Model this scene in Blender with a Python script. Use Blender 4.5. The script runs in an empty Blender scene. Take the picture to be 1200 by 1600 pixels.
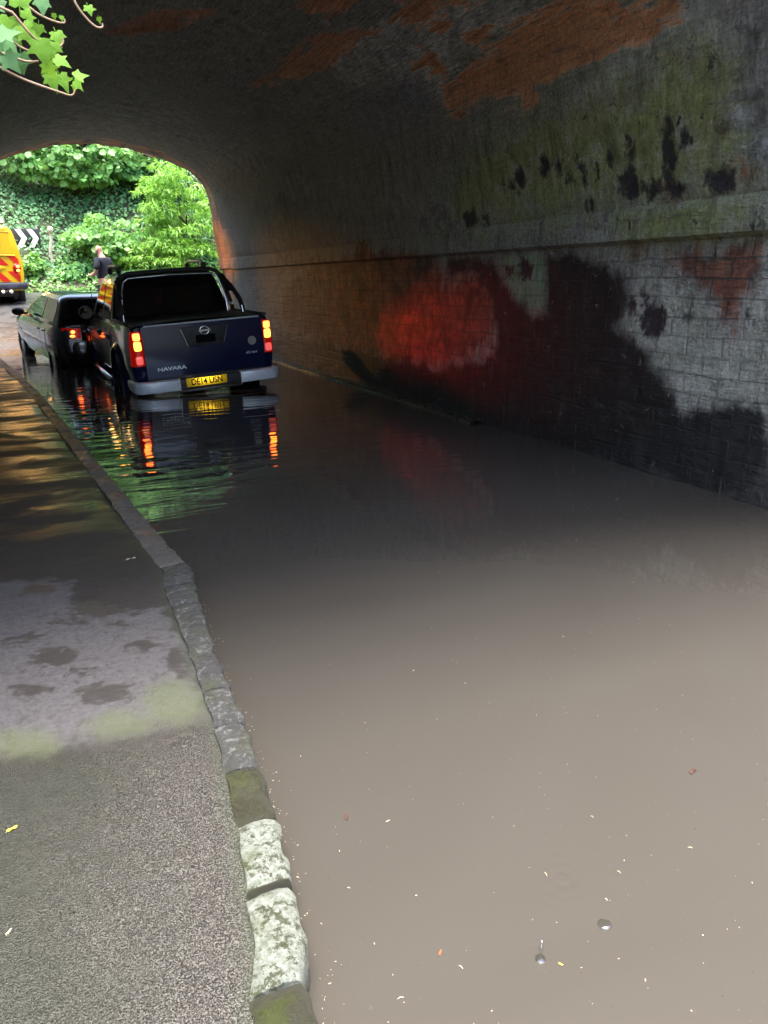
import bpy, bmesh, math, random
import numpy as np
from mathutils import Vector, Matrix, Euler

SC = bpy.context.scene
COL = SC.collection
R = math.radians
random.seed(7)
RNG = np.random.default_rng(7)

# ------------------------------------------------------------------ camera
CAM_H = 1.42
PITCH, ROLL, YAW = R(17.0), R(1.0), R(23.6)
cd = bpy.data.cameras.new('camera')
cam = bpy.data.objects.new('camera', cd)
COL.objects.link(cam)
fw = Vector((math.sin(YAW) * math.cos(PITCH), math.cos(YAW) * math.cos(PITCH), -math.sin(PITCH)))
rt = Vector((math.cos(YAW), -math.sin(YAW), 0))
up = rt.cross(fw)
cr, sr = math.cos(ROLL), math.sin(ROLL)
Rv, Uv = cr * rt - sr * up, sr * rt + cr * up
m = Matrix((Rv, Uv, -fw)).transposed().to_4x4()
m.translation = (0, 0, CAM_H)
cam.matrix_world = m
cd.sensor_fit = 'HORIZONTAL'
cd.sensor_width = 36
cd.lens = 36
cd.clip_start = 0.05
cd.clip_end = 600
SC.camera = cam

# ------------------------------------------------------------------ sky, sun, exposure
SUN_EL, SUN_AZ = R(84), R(195)          # azimuth clockwise from +Y: high, behind the viewer
w = bpy.data.worlds.new('World')
SC.world = w
w.use_nodes = True
wn = w.node_tree
bg = wn.nodes['Background']
sky = wn.nodes.new('ShaderNodeTexSky')
sky.sky_type = 'NISHITA'
sky.sun_disc = False
sky.sun_elevation = SUN_EL
sky.sun_rotation = SUN_AZ
sky.dust_density = 3.6
sky.air_density = 1.0
sky.ozone_density = 0.6
wn.links.new(sky.outputs[0], bg.inputs[0])
bg.inputs[1].default_value = 0.15
sd = bpy.data.lights.new('sun', 'SUN')
sd.energy = 1.5
sd.angle = R(35)
sd.color = (1.0, 0.97, 0.93)
so = bpy.data.objects.new('sun', sd)
COL.objects.link(so)
sdir = Vector((math.sin(SUN_AZ) * math.cos(SUN_EL), math.cos(SUN_AZ) * math.cos(SUN_EL), math.sin(SUN_EL)))
so.rotation_euler = sdir.to_track_quat('Z', 'Y').to_euler()
so.location = (0, -5, 20)
SC.view_settings.view_transform = 'Standard'
SC.view_settings.look = 'None'
SC.view_settings.exposure = 3.0
SC.view_settings.gamma = 1
SC.view_settings.use_curve_mapping = False
SC.render.engine = 'CYCLES'
SC.cycles.max_bounces = 14
SC.cycles.diffuse_bounces = 8
SC.cycles.glossy_bounces = 6
SC.cycles.transmission_bounces = 6
SC.cycles.caustics_reflective = True
SC.cycles.caustics_refractive = False
SC.cycles.sample_clamp_indirect = 6
SC.cycles.use_denoising = True

# ------------------------------------------------------------------ helpers: nodes
class NB:
    """Small node builder round one material."""
    def __init__(s, name):
        s.m = bpy.data.materials.new(name)
        s.m.use_nodes = True
        s.t = s.m.node_tree
        s.b = s.t.nodes['Principled BSDF']
        s.out = s.t.nodes['Material Output']
    def n(s, typ, **kw):
        nd = s.t.nodes.new('ShaderNode' + typ)
        for k, v in kw.items():
            if hasattr(nd, k) and k not in ('Scale',):
                setattr(nd, k, v)
            else:
                nd.inputs[k].default_value = v
        return nd
    def l(s, a, b):
        s.t.links.new(a, b)
    def set(s, sock, v):
        if hasattr(v, 'is_output') or isinstance(v, bpy.types.NodeSocket):
            s.l(v, sock)
        else:
            sock.default_value = v
    def math(s, op, a, b=0.0, clamp=False):
        nd = s.t.nodes.new('ShaderNodeMath'); nd.operation = op; nd.use_clamp = clamp
        s.set(nd.inputs[0], a); s.set(nd.inputs[1], b)
        return nd.outputs[0]
    def mix(s, f, a, b, mode='MIX'):
        nd = s.t.nodes.new('ShaderNodeMix'); nd.data_type = 'RGBA'; nd.blend_type = mode
        s.set(nd.inputs[0], f)
        for i, v in ((6, a), (7, b)):
            if isinstance(v, tuple): v = (*v[:3], 1)
            s.set(nd.inputs[i], v)
        return nd.outputs[2]
    def rng(s, v, a, b, c=0.0, d=1.0, smooth=False):
        nd = s.t.nodes.new('ShaderNodeMapRange'); nd.clamp = True
        if smooth: nd.interpolation_type = 'SMOOTHSTEP'
        s.set(nd.inputs[0], v)
        for i, x in enumerate((a, b, c, d)): s.set(nd.inputs[i + 1], x)
        return nd.outputs[0]
    def coords(s, scale=(1, 1, 1), kind='Object'):
        tc = s.t.nodes.new('ShaderNodeTexCoord')
        mp = s.t.nodes.new('ShaderNodeMapping')
        mp.inputs['Scale'].default_value = scale
        s.l(tc.outputs[kind], mp.inputs[0])
        return mp.outputs[0]
    def noise(s, vec, scale, detail=4, rough=0.55, dist=0.0):
        nd = s.t.nodes.new('ShaderNodeTexNoise')
        s.l(vec, nd.inputs['Vector'])
        nd.inputs['Scale'].default_value = scale
        nd.inputs['Detail'].default_value = detail
        nd.inputs['Roughness'].default_value = rough
        nd.inputs['Distortion'].default_value = dist
        return nd.outputs[0]
    def attr(s, name):
        nd = s.t.nodes.new('ShaderNodeAttribute'); nd.attribute_name = name
        return nd.outputs['Fac']
    def bump(s, h, strength=0.5, dist=0.02, prev=None):
        nd = s.t.nodes.new('ShaderNodeBump')
        s.set(nd.inputs['Strength'], strength)
        nd.inputs['Distance'].default_value = dist
        s.l(h, nd.inputs['Height'])
        if prev is not None: s.l(prev, nd.inputs['Normal'])
        return nd.outputs[0]

def pm(name, c1, c2=None, scale=6.0, rough=0.5, rough2=None, metal=0.0, bump=0.0, bscale=40.0, coat=0.0, spec=None, emit=None, es=0.0):
    """A principled material whose colour and gloss wander with noise."""
    b = NB(name)
    v = b.coords()
    c2 = c2 or tuple(min(1, x * 0.8) for x in c1)
    n = b.noise(v, scale, 5, 0.6)
    f = b.rng(n, 0.35, 0.65)
    b.l(b.mix(f, c1, c2), b.b.inputs['Base Color'])
    r2 = rough2 if rough2 is not None else min(1, rough * 1.3)
    b.l(b.rng(b.noise(v, scale * 2.3, 3), 0.3, 0.7, rough, r2), b.b.inputs['Roughness'])
    b.b.inputs['Metallic'].default_value = metal
    b.b.inputs['Coat Weight'].default_value = coat
    b.b.inputs['Coat Roughness'].default_value = 0.05
    if spec is not None: b.b.inputs['Specular IOR Level'].default_value = spec
    if bump:
        b.l(b.bump(b.noise(v, bscale, 6, 0.65), bump, 0.01), b.b.inputs['Normal'])
    if emit:
        b.b.inputs['Emission Color'].default_value = (*emit, 1)
        b.b.inputs['Emission Strength'].default_value = es
    return b.m

# ------------------------------------------------------------------ helpers: meshes
def lerp_tab(z, zs, xs):
    return float(np.interp(z, zs, xs))

class G:
    """Collects geometry; build() links it as one mesh object."""
    def __init__(s): s.v = []; s.f = []
    def add(s, vs, fs):
        o = len(s.v); s.v += [tuple(x) for x in vs]; s.f += [tuple(i + o for i in f) for f in fs]
        return s
    def box(s, c, d, rot=None):
        hx, hy, hz = (x / 2 for x in d)
        vs = [Vector((x, y, z)) for x in (-hx, hx) for y in (-hy, hy) for z in (-hz, hz)]
        if rot is not None: vs = [rot @ p for p in vs]
        vs = [p + Vector(c) for p in vs]
        return s.add(vs, [(0, 1, 3, 2), (4, 6, 7, 5), (0, 4, 5, 1), (2, 3, 7, 6), (0, 2, 6, 4), (1, 5, 7, 3)])
    def tube(s, path, r, n=8, caps=True, squash=1.0):
        P = [Vector(p) for p in path]
        rs = r if isinstance(r, (list, tuple)) else [r] * len(P)
        vs, fs = [], []
        ref = Vector((0, 0, 1))
        t0 = (P[1] - P[0]).normalized()
        if abs(t0.z) > 0.9: ref = Vector((0, 1, 0))
        a = t0.cross(ref).normalized()
        for i, p in enumerate(P):
            t = (P[min(i + 1, len(P) - 1)] - P[max(i - 1, 0)]).normalized()
            a = (a - t * a.dot(t)).normalized()
            bb = t.cross(a)
            for k in range(n):
                q = 2 * math.pi * k / n
                vs.append(p + rs[i] * (a * math.cos(q) + bb * math.sin(q) * squash))
        for i in range(len(P) - 1):
            for k in range(n):
                k2 = (k + 1) % n
                fs.append((i * n + k, i * n + k2, (i + 1) * n + k2, (i + 1) * n + k))
        if caps:
            fs.append(tuple(range(n))[::-1])
            fs.append(tuple((len(P) - 1) * n + k for k in range(n)))
        return s.add(vs, fs)
    def loft(s, secs, closed=True, cap0=True, cap1=True):
        n = len(secs[0]); vs = [p for sec in secs for p in sec]; fs = []
        for i in range(len(secs) - 1):
            for k in range(n if closed else n - 1):
                k2 = (k + 1) % n
                fs.append((i * n + k, i * n + k2, (i + 1) * n + k2, (i + 1) * n + k))
        if cap0: fs.append(tuple(range(n))[::-1])
        if cap1: fs.append(tuple((len(secs) - 1) * n + k for k in range(n)))
        return s.add(vs, fs)
    def grid(s, fn, us, vs_):
        P = [fn(u, v) for u in us for v in vs_]; nv = len(vs_)
        return s.add(P, [(i * nv + j, (i + 1) * nv + j, (i + 1) * nv + j + 1, i * nv + j + 1) for i in range(len(us) - 1) for j in range(nv - 1)])
    def prism(s, pts, axis, a, b):
        """2D polygon pts extruded along axis ('x','y','z') from a to b."""
        def mk(p, t):
            return {'x': (t, p[0], p[1]), 'y': (p[0], t, p[1]), 'z': (p[0], p[1], t)}[axis]
        n = len(pts)
        vs = [mk(p, a) for p in pts] + [mk(p, b) for p in pts]
        fs = [tuple(range(n))[::-1], tuple(range(n, 2 * n))] + [(i, (i + 1) % n, n + (i + 1) % n, n + i) for i in range(n)]
        return s.add(vs, fs)
    def lathe(s, prof, axis='x', n=24, c=(0, 0, 0)):
        """prof: (along, radius) revolved round an axis through c."""
        vs, fs = [], []
        for a, r in prof:
            for k in range(n):
                q = 2 * math.pi * k / n
                p = {'x': (a, r * math.cos(q), r * math.sin(q)), 'y': (r * math.cos(q), a, r * math.sin(q)), 'z': (r * math.cos(q), r * math.sin(q), a)}[axis]
                vs.append(tuple(p[i] + c[i] for i in range(3)))
        for i in range(len(prof) - 1):
            for k in range(n):
                k2 = (k + 1) % n
                fs.append((i * n + k, i * n + k2, (i + 1) * n + k2, (i + 1) * n + k))
        return s.add(vs, fs)
    def ball(s, c, r, n=12, m=8):
        r = r if isinstance(r, tuple) else (r, r, r)
        secs = []
        for i in range(m + 1):
            t = math.pi * i / m
            rr = max(math.sin(t), 0.02)
            secs.append([(c[0] + r[0] * rr * math.cos(2 * math.pi * k / n), c[1] + r[1] * rr * math.sin(2 * math.pi * k / n), c[2] - r[2] * math.cos(t)) for k in range(n)])
        return s.loft(secs)
    def build(s, name, mat, parent=None, smooth=40, bevel=0.0, bseg=2, fix=True, **tags):
        me = bpy.data.meshes.new(name)
        me.from_pydata(s.v, [], s.f)
        if fix or bevel:
            bm = bmesh.new(); bm.from_mesh(me)
            bmesh.ops.remove_doubles(bm, verts=bm.verts, dist=1e-5)
            if fix: bmesh.ops.recalc_face_normals(bm, faces=bm.faces)
            if bevel:
                ed = [e for e in bm.edges if len(e.link_faces) == 2 and e.calc_face_angle(0) > R(30)]
                bmesh.ops.bevel(bm, geom=ed, offset=bevel, segments=bseg, affect='EDGES', profile=0.5, clamp_overlap=True)
            bm.to_mesh(me); bm.free()
        return link(name, me, mat, parent, smooth, **tags)

def link(name, me, mat, parent=None, smooth=40, **tags):
    if smooth and len(me.polygons):
        me.polygons.foreach_set('use_smooth', [True] * len(me.polygons))
        me.set_sharp_from_angle(angle=R(smooth))
    for mm in (mat if isinstance(mat, (list, tuple)) else [mat]):
        if mm is not None: me.materials.append(mm)
    o = bpy.data.objects.new(name, me)
    COL.objects.link(o)
    if parent is not None: o.parent = parent
    tag(o, **tags)
    return o

def tag(o, label=None, category=None, group=None, kind=None):
    for k, v in (('label', label), ('category', category), ('group', group), ('kind', kind)):
        if v: o[k] = v
    return o

def thing(name, label, category, loc=(0, 0, 0), rot=(0, 0, 0), group=None):
    o = bpy.data.objects.new(name, None)
    o.empty_display_size = 0.1
    COL.objects.link(o)
    o.location = loc; o.rotation_euler = rot
    return tag(o, label, category, group)

def copy_tree(o, parent=None):
    c = o.copy(); COL.objects.link(c); c.parent = parent
    for ch in [x for x in bpy.data.objects if x.parent == o]: copy_tree(ch, c)
    return c

def text_mesh(txt, size, mat, name, parent, loc, rot, depth=0.002, align='CENTER', sx=1.0, shear=0.0, bold=0.0):
    cu = bpy.data.curves.new(name, 'FONT')
    cu.body = txt; cu.size = size; cu.align_x = align; cu.align_y = 'CENTER'; cu.extrude = depth; cu.offset = bold; cu.shear = shear
    tmp = bpy.data.objects.new('tmp', cu); COL.objects.link(tmp)
    dg = bpy.context.evaluated_depsgraph_get()
    me = bpy.data.meshes.new_from_object(tmp.evaluated_get(dg))
    bpy.data.objects.remove(tmp); bpy.data.curves.remove(cu)
    me.transform(Matrix.Diagonal((sx, 1, 1, 1)))
    me.transform(Matrix.Translation(loc) @ Euler(rot).to_matrix().to_4x4())
    me.materials.clear()
    return link(name, me, mat, parent, 0)

def cut(o, cutters):
    """Boolean difference with G solids, applied."""
    for g in cutters:
        c = g.build('cutter', None)
        md = o.modifiers.new('b', 'BOOLEAN'); md.object = c; md.operation = 'DIFFERENCE'; md.solver = 'EXACT'
        dg = bpy.context.evaluated_depsgraph_get()
        me = bpy.data.meshes.new_from_object(o.evaluated_get(dg))
        o.modifiers.clear()
        old = o.data; o.data = me; bpy.data.meshes.remove(old)
        bpy.data.objects.remove(c)
    o.data.polygons.foreach_set('use_smooth', [True] * len(o.data.polygons))
    o.data.set_sharp_from_angle(angle=R(35))

def sdf(polys, P, lim=0.6):
    """Signed distance (inside positive) of points P (n,2) to the union of polygons."""
    best = np.full(len(P), -lim)
    for poly in polys:
        A = np.array(poly, float); B = np.roll(A, -1, 0)
        d = np.full(len(P), 1e9); ins = np.zeros(len(P), bool)
        for a, b in zip(A, B):
            e = b - a; L2 = max(e @ e, 1e-9)
            t = np.clip(((P - a) @ e) / L2, 0, 1)
            q = P - (a + t[:, None] * e)
            d = np.minimum(d, np.hypot(q[:, 0], q[:, 1]))
            c = (a[1] > P[:, 1]) != (b[1] > P[:, 1])
            with np.errstate(divide='ignore', invalid='ignore'):
                xx = (b[0] - a[0]) * (P[:, 1] - a[1]) / (b[1] - a[1] if b[1] != a[1] else 1e-9) + a[0]
            ins ^= c & (P[:, 0] < xx)
        best = np.maximum(best, np.where(ins, d, -d))
    return np.clip(best, -lim, lim)

def set_attr(me, name, vals):
    a = me.attributes.new(name, 'FLOAT', 'POINT')
    a.data.foreach_set('value', np.asarray(vals, np.float32))

def vnoise(P, seed, freq):
    """Cheap smooth pseudo-noise from summed sines."""
    r = np.random.default_rng(seed); out = np.zeros(len(P))
    for k in range(7):
        d = r.normal(size=P.shape[1]); d *= freq * r.uniform(0.6, 1.8) / np.linalg.norm(d)
        out += np.sin(P @ d + r.uniform(0, 6.28)) / 7
    return out
PROF=[(4.02, -0.6), (4.02, 1.62), (3.965, 1.645), (3.96, 1.84), (3.985, 1.862), (3.95, 1.95), (3.9, 2.3), (3.84, 2.75), (3.76, 3.1), (3.62, 3.4), (3.38, 3.62), (2.89, 3.82), (2.2, 4.0), (1.5, 4.07), (0.8, 4.0), (0.11, 3.82), (-0.38, 3.62), (-0.62, 3.4), (-0.76, 3.1), (-0.84, 2.75), (-0.9, 2.3), (-0.95, 1.95), (-0.985, 1.862), (-0.96, 1.84), (-0.965, 1.645), (-1.02, 1.62), (-1.02, -0.6)]
PATCH={
 'brick':[[(7.02, 3.74), (7.06, 3.55), (6.51, 3.54), (5.99, 3.47), (5.71, 3.37), (5.61, 3.52), (4.95, 3.48), (4.67, 3.53), (4.37, 3.43), (4.28, 3.55), (4.1, 3.55), (4.14, 3.65), (5.15, 3.94), (5.81, 3.92), (6.53, 3.85)], [(7.48, 4.1), (7.07, 4.15), (6.92, 3.83), (7.07, 3.8)], [(10.74, 4.84), (9.55, 4.85), (8.39, 4.88), (7.48, 4.5), (7.9, 4.5), (9.19, 4.49), (10.12, 4.67)], [(7.93, 5.16), (7.48, 5.12), (7.14, 4.88), (7.48, 4.87), (7.95, 5.02)], [(7.23, 4.51), (6.71, 4.57), (5.86, 4.28), (6.45, 4.3), (7.0, 4.33)], [(10.01, 6.74), (9.24, 6.33), (8.73, 5.78), (9.53, 5.95), (10.09, 6.49)], [(6.04, 3.93), (6.1, 3.9), (6.23, 3.9), (6.36, 3.94), (6.46, 3.99), (6.48, 4.04), (6.41, 4.06), (6.28, 4.06), (6.15, 4.02), (6.06, 3.97)], [(6.52, 4.16), (6.58, 4.15), (6.68, 4.16), (6.78, 4.19), (6.84, 4.24), (6.83, 4.27), (6.77, 4.29), (6.66, 4.28), (6.57, 4.24), (6.51, 4.2)]],
 'red':[[(13.5, 1.83), (12.48, 2.08), (11.38, 2.32), (10.08, 2.3), (9.63, 2.53), (9.19, 2.37), (8.34, 2.32), (7.8, 2.29), (7.56, 2.01), (7.42, 1.9), (7.28, 1.95), (7.19, 2.11), (6.87, 2.05), (6.67, 1.93), (6.55, 1.71), (6.49, 1.36), (7.78, 1.06), (9.82, 1.05), (11.34, 1.1), (13.54, 1.24)], [(4.24, 2.15), (3.48, 2.16), (3.48, 1.96), (3.61, 1.91), (3.64, 1.73), (3.74, 1.69), (3.85, 1.84), (4.07, 1.97), (4.23, 1.99)], [(6.68, 1.28), (5.57, 1.38), (5.5, 1.17), (6.61, 1.05)], [(3.56, 2.6), (3.58, 2.58), (3.62, 2.57), (3.68, 2.58), (3.73, 2.6), (3.74, 2.62), (3.72, 2.64), (3.68, 2.65), (3.62, 2.64), (3.57, 2.62)], [(3.78, 2.92), (3.79, 2.9), (3.81, 2.89), (3.84, 2.9), (3.87, 2.91), (3.88, 2.93), (3.87, 2.95), (3.84, 2.95), (3.81, 2.95), (3.79, 2.93)], [(4.11, 2.58), (4.14, 2.56), (4.19, 2.56), (4.26, 2.56), (4.32, 2.58), (4.33, 2.6), (4.31, 2.62), (4.25, 2.62), (4.18, 2.62), (4.13, 2.6)], [(4.42, 2.16), (4.45, 2.15), (4.51, 2.14), (4.59, 2.15), (4.66, 2.16), (4.69, 2.17), (4.66, 2.19), (4.6, 2.2), (4.52, 2.19), (4.45, 2.18)]],
 'black':[[(7.42, 2.22), (6.54, 2.16), (6.36, 1.96), (5.88, 1.69), (5.64, 1.7), (5.68, 2.19), (5.37, 2.2), (5.04, 2.1), (4.76, 2.07), (4.63, 1.96), (4.64, 1.73), (4.75, 1.61), (4.59, 1.57), (4.4, 1.42), (4.19, 1.29), (4.05, 1.1), (3.33, 1.24), (3.23, 0.58), (4.37, 0.57), (6.12, 0.5), (9.14, 0.49), (13.76, 0.52), (14.06, 1.07), (9.98, 1.06), (7.7, 1.04), (6.38, 1.26), (6.52, 1.79), (6.89, 2.02), (7.42, 2.03)]],
 'soot':[[(3.75, 3.54), (3.45, 3.46), (3.43, 2.64), (3.59, 2.69), (3.69, 3.05), (3.64, 3.33)], [(12.9, 3.67), (11.41, 3.67), (10.75, 3.21), (11.11, 2.86), (11.86, 3.01), (12.68, 2.63), (12.37, 2.17), (13.85, 2.09), (13.84, 3.0)], [(10.25, 2.93), (9.9, 2.78), (9.86, 2.49), (10.3, 2.59)], [(15.28, 4.45), (12.53, 4.04), (12.32, 3.72), (14.38, 3.92)], [(7.7, 2.79), (7.37, 2.86), (7.12, 2.68), (7.14, 2.53), (7.47, 2.49), (7.72, 2.6)], [(13.47, 7.97), (13.66, 6.85), (12.91, 5.26), (15.04, 4.5), (15.84, 5.87), (16.02, 7.39)]],
 'spot':[[(4.18, 2.83), (4.19, 2.72), (4.23, 2.66), (4.28, 2.66), (4.31, 2.74), (4.33, 2.85), (4.31, 2.96), (4.27, 3.02), (4.22, 3.02), (4.19, 2.94)], [(4.54, 2.65), (4.57, 2.59), (4.62, 2.55), (4.68, 2.55), (4.71, 2.6), (4.72, 2.67), (4.7, 2.73), (4.65, 2.77), (4.6, 2.76), (4.56, 2.72)], [(5.53, 2.9), (5.55, 2.85), (5.6, 2.83), (5.65, 2.83), (5.68, 2.87), (5.69, 2.92), (5.67, 2.96), (5.63, 2.98), (5.58, 2.98), (5.54, 2.94)], [(5.88, 2.84), (5.91, 2.79), (5.95, 2.76), (6.0, 2.77), (6.03, 2.8), (6.04, 2.86), (6.01, 2.91), (5.97, 2.94), (5.92, 2.93), (5.89, 2.89)], [(4.38, 2.61), (4.4, 2.57), (4.43, 2.55), (4.47, 2.55), (4.49, 2.58), (4.5, 2.62), (4.49, 2.65), (4.45, 2.67), (4.42, 2.67), (4.39, 2.64)], [(4.08, 2.58), (4.11, 2.56), (4.19, 2.55), (4.27, 2.56), (4.34, 2.58), (4.36, 2.61), (4.33, 2.64), (4.26, 2.65), (4.17, 2.64), (4.1, 2.61)], [(3.68, 2.59), (3.71, 2.54), (3.78, 2.52), (3.86, 2.53), (3.92, 2.57), (3.94, 2.62), (3.92, 2.66), (3.85, 2.67), (3.77, 2.66), (3.7, 2.63)], [(4.57, 2.89), (4.58, 2.85), (4.6, 2.83), (4.63, 2.83), (4.65, 2.86), (4.66, 2.9), (4.65, 2.94), (4.62, 2.96), (4.6, 2.96), (4.58, 2.93)], [(4.77, 2.86), (4.78, 2.84), (4.8, 2.83), (4.83, 2.83), (4.85, 2.85), (4.86, 2.87), (4.85, 2.89), (4.83, 2.9), (4.8, 2.89), (4.78, 2.88)], [(4.04, 2.86), (4.05, 2.83), (4.08, 2.82), (4.12, 2.83), (4.15, 2.85), (4.17, 2.88), (4.15, 2.91), (4.12, 2.92), (4.08, 2.91), (4.05, 2.89)], [(5.07, 2.78), (5.08, 2.74), (5.11, 2.71), (5.13, 2.72), (5.15, 2.75), (5.15, 2.79), (5.14, 2.83), (5.12, 2.86), (5.09, 2.86), (5.08, 2.83)], [(5.04, 2.57), (5.06, 2.54), (5.08, 2.52), (5.11, 2.53), (5.12, 2.54), (5.12, 2.57), (5.1, 2.6), (5.08, 2.61), (5.05, 2.61), (5.04, 2.59)], [(5.38, 2.89), (5.39, 2.85), (5.41, 2.83), (5.44, 2.84), (5.45, 2.86), (5.46, 2.9), (5.45, 2.93), (5.42, 2.95), (5.4, 2.95), (5.38, 2.92)], [(6.01, 2.79), (6.02, 2.76), (6.06, 2.74), (6.09, 2.75), (6.12, 2.77), (6.13, 2.8), (6.11, 2.83), (6.08, 2.84), (6.04, 2.84), (6.01, 2.82)], [(6.71, 2.6), (6.77, 2.55), (6.85, 2.52), (6.94, 2.53), (6.99, 2.56), (7.0, 2.62), (6.96, 2.66), (6.88, 2.68), (6.79, 2.68), (6.73, 2.64)], [(6.48, 2.55), (6.51, 2.53), (6.57, 2.52), (6.64, 2.53), (6.69, 2.54), (6.69, 2.56), (6.66, 2.58), (6.6, 2.59), (6.53, 2.59), (6.48, 2.57)], [(4.24, 1.7), (4.26, 1.62), (4.31, 1.56), (4.39, 1.56), (4.46, 1.61), (4.5, 1.69), (4.48, 1.78), (4.42, 1.83), (4.35, 1.83), (4.28, 1.78)], [(3.98, 1.74), (3.99, 1.73), (4.01, 1.72), (4.03, 1.72), (4.05, 1.72), (4.06, 1.74), (4.06, 1.75), (4.04, 1.76), (4.01, 1.76), (3.99, 1.76)], [(4.1, 1.74), (4.11, 1.73), (4.13, 1.73), (4.15, 1.73), (4.17, 1.73), (4.18, 1.74), (4.17, 1.75), (4.15, 1.75), (4.13, 1.75), (4.11, 1.75)], [(4.38, 1.88), (4.39, 1.87), (4.44, 1.87), (4.49, 1.87), (4.54, 1.87), (4.56, 1.88), (4.54, 1.89), (4.5, 1.89), (4.44, 1.89), (4.4, 1.89)], [(3.48, 1.76), (3.49, 1.74), (3.5, 1.73), (3.53, 1.73), (3.55, 1.74), (3.57, 1.76), (3.56, 1.78), (3.54, 1.8), (3.51, 1.8), (3.49, 1.78)], [(6.18, 2.05), (6.2, 2.01), (6.23, 1.99), (6.28, 1.99), (6.32, 2.01), (6.33, 2.05), (6.32, 2.08), (6.28, 2.1), (6.24, 2.1), (6.2, 2.08)], [(5.88, 2.07), (5.9, 2.01), (5.96, 1.98), (6.03, 1.98), (6.1, 2.01), (6.12, 2.07), (6.1, 2.13), (6.04, 2.16), (5.97, 2.16), (5.91, 2.12)], [(4.56, 1.78), (4.56, 1.74), (4.59, 1.72), (4.62, 1.72), (4.65, 1.74), (4.66, 1.78), (4.66, 1.81), (4.63, 1.84), (4.6, 1.84), (4.57, 1.82)], [(5.23, 2.77), (5.24, 2.75), (5.27, 2.75), (5.31, 2.75), (5.34, 2.76), (5.36, 2.78), (5.34, 2.8), (5.31, 2.8), (5.27, 2.8), (5.24, 2.79)], [(3.48, 2.32), (3.49, 2.3), (3.51, 2.3), (3.54, 2.3), (3.56, 2.31), (3.57, 2.32), (3.57, 2.33), (3.54, 2.34), (3.52, 2.34), (3.49, 2.33)]],
 'pale':[[(4.73, 1.59), (4.63, 1.94), (4.53, 2.0), (4.22, 1.99), (3.86, 1.84), (3.67, 1.57), (3.58, 1.9), (3.44, 1.99), (3.33, 1.24), (4.05, 1.1), (4.19, 1.29), (4.47, 1.44)]],
 'teal':[[(6.37, 2.18), (5.72, 2.18), (5.61, 1.7), (5.8, 1.75), (5.98, 1.68), (6.23, 1.88)]],
 'green':[[(7.45, 2.58), (6.93, 3.07), (6.03, 3.23), (5.17, 3.27), (4.49, 3.35), (4.04, 3.42), (3.75, 3.22), (3.65, 2.97), (3.57, 2.55), (4.54, 2.53), (5.69, 2.52)], [(4.23, 2.54), (3.48, 2.51), (3.45, 2.26), (4.69, 2.22), (4.8, 2.49)]],
 'blue':[[(9.76, 3.98), (8.77, 4.11), (7.57, 4.0), (7.12, 3.71), (7.16, 3.55), (8.19, 3.57), (9.18, 3.73)]],
 'grey':[[(8.69, 4.83), (7.68, 4.65), (6.85, 4.5), (6.22, 4.3), (5.34, 4.0), (5.79, 3.95), (6.64, 3.9), (7.12, 3.71), (8.1, 4.09), (9.03, 4.18)], [(4.12, 3.65), (3.7, 3.53), (3.62, 3.26), (3.94, 3.4), (4.2, 3.36), (4.74, 3.36), (5.16, 3.33), (4.47, 3.53)]],
}
KERB_OUT=[(0.312, 1.118), (0.35, 1.263), (0.397, 1.602), (0.408, 1.759), (0.435, 2.115), (0.451, 2.61), (0.507, 3.307), (0.53, 3.507), (0.488, 3.864), (0.43, 4.547), (0.353, 5.462), (0.218, 7.19), (-0.085, 10.865), (-0.697, 16.345)]
KERB_IN=[(0.186, 1.099), (0.25, 1.411), (0.281, 1.601), (0.317, 1.869), (0.355, 2.223), (0.352, 2.67), (0.365, 3.122), (0.357, 3.542)]
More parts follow.
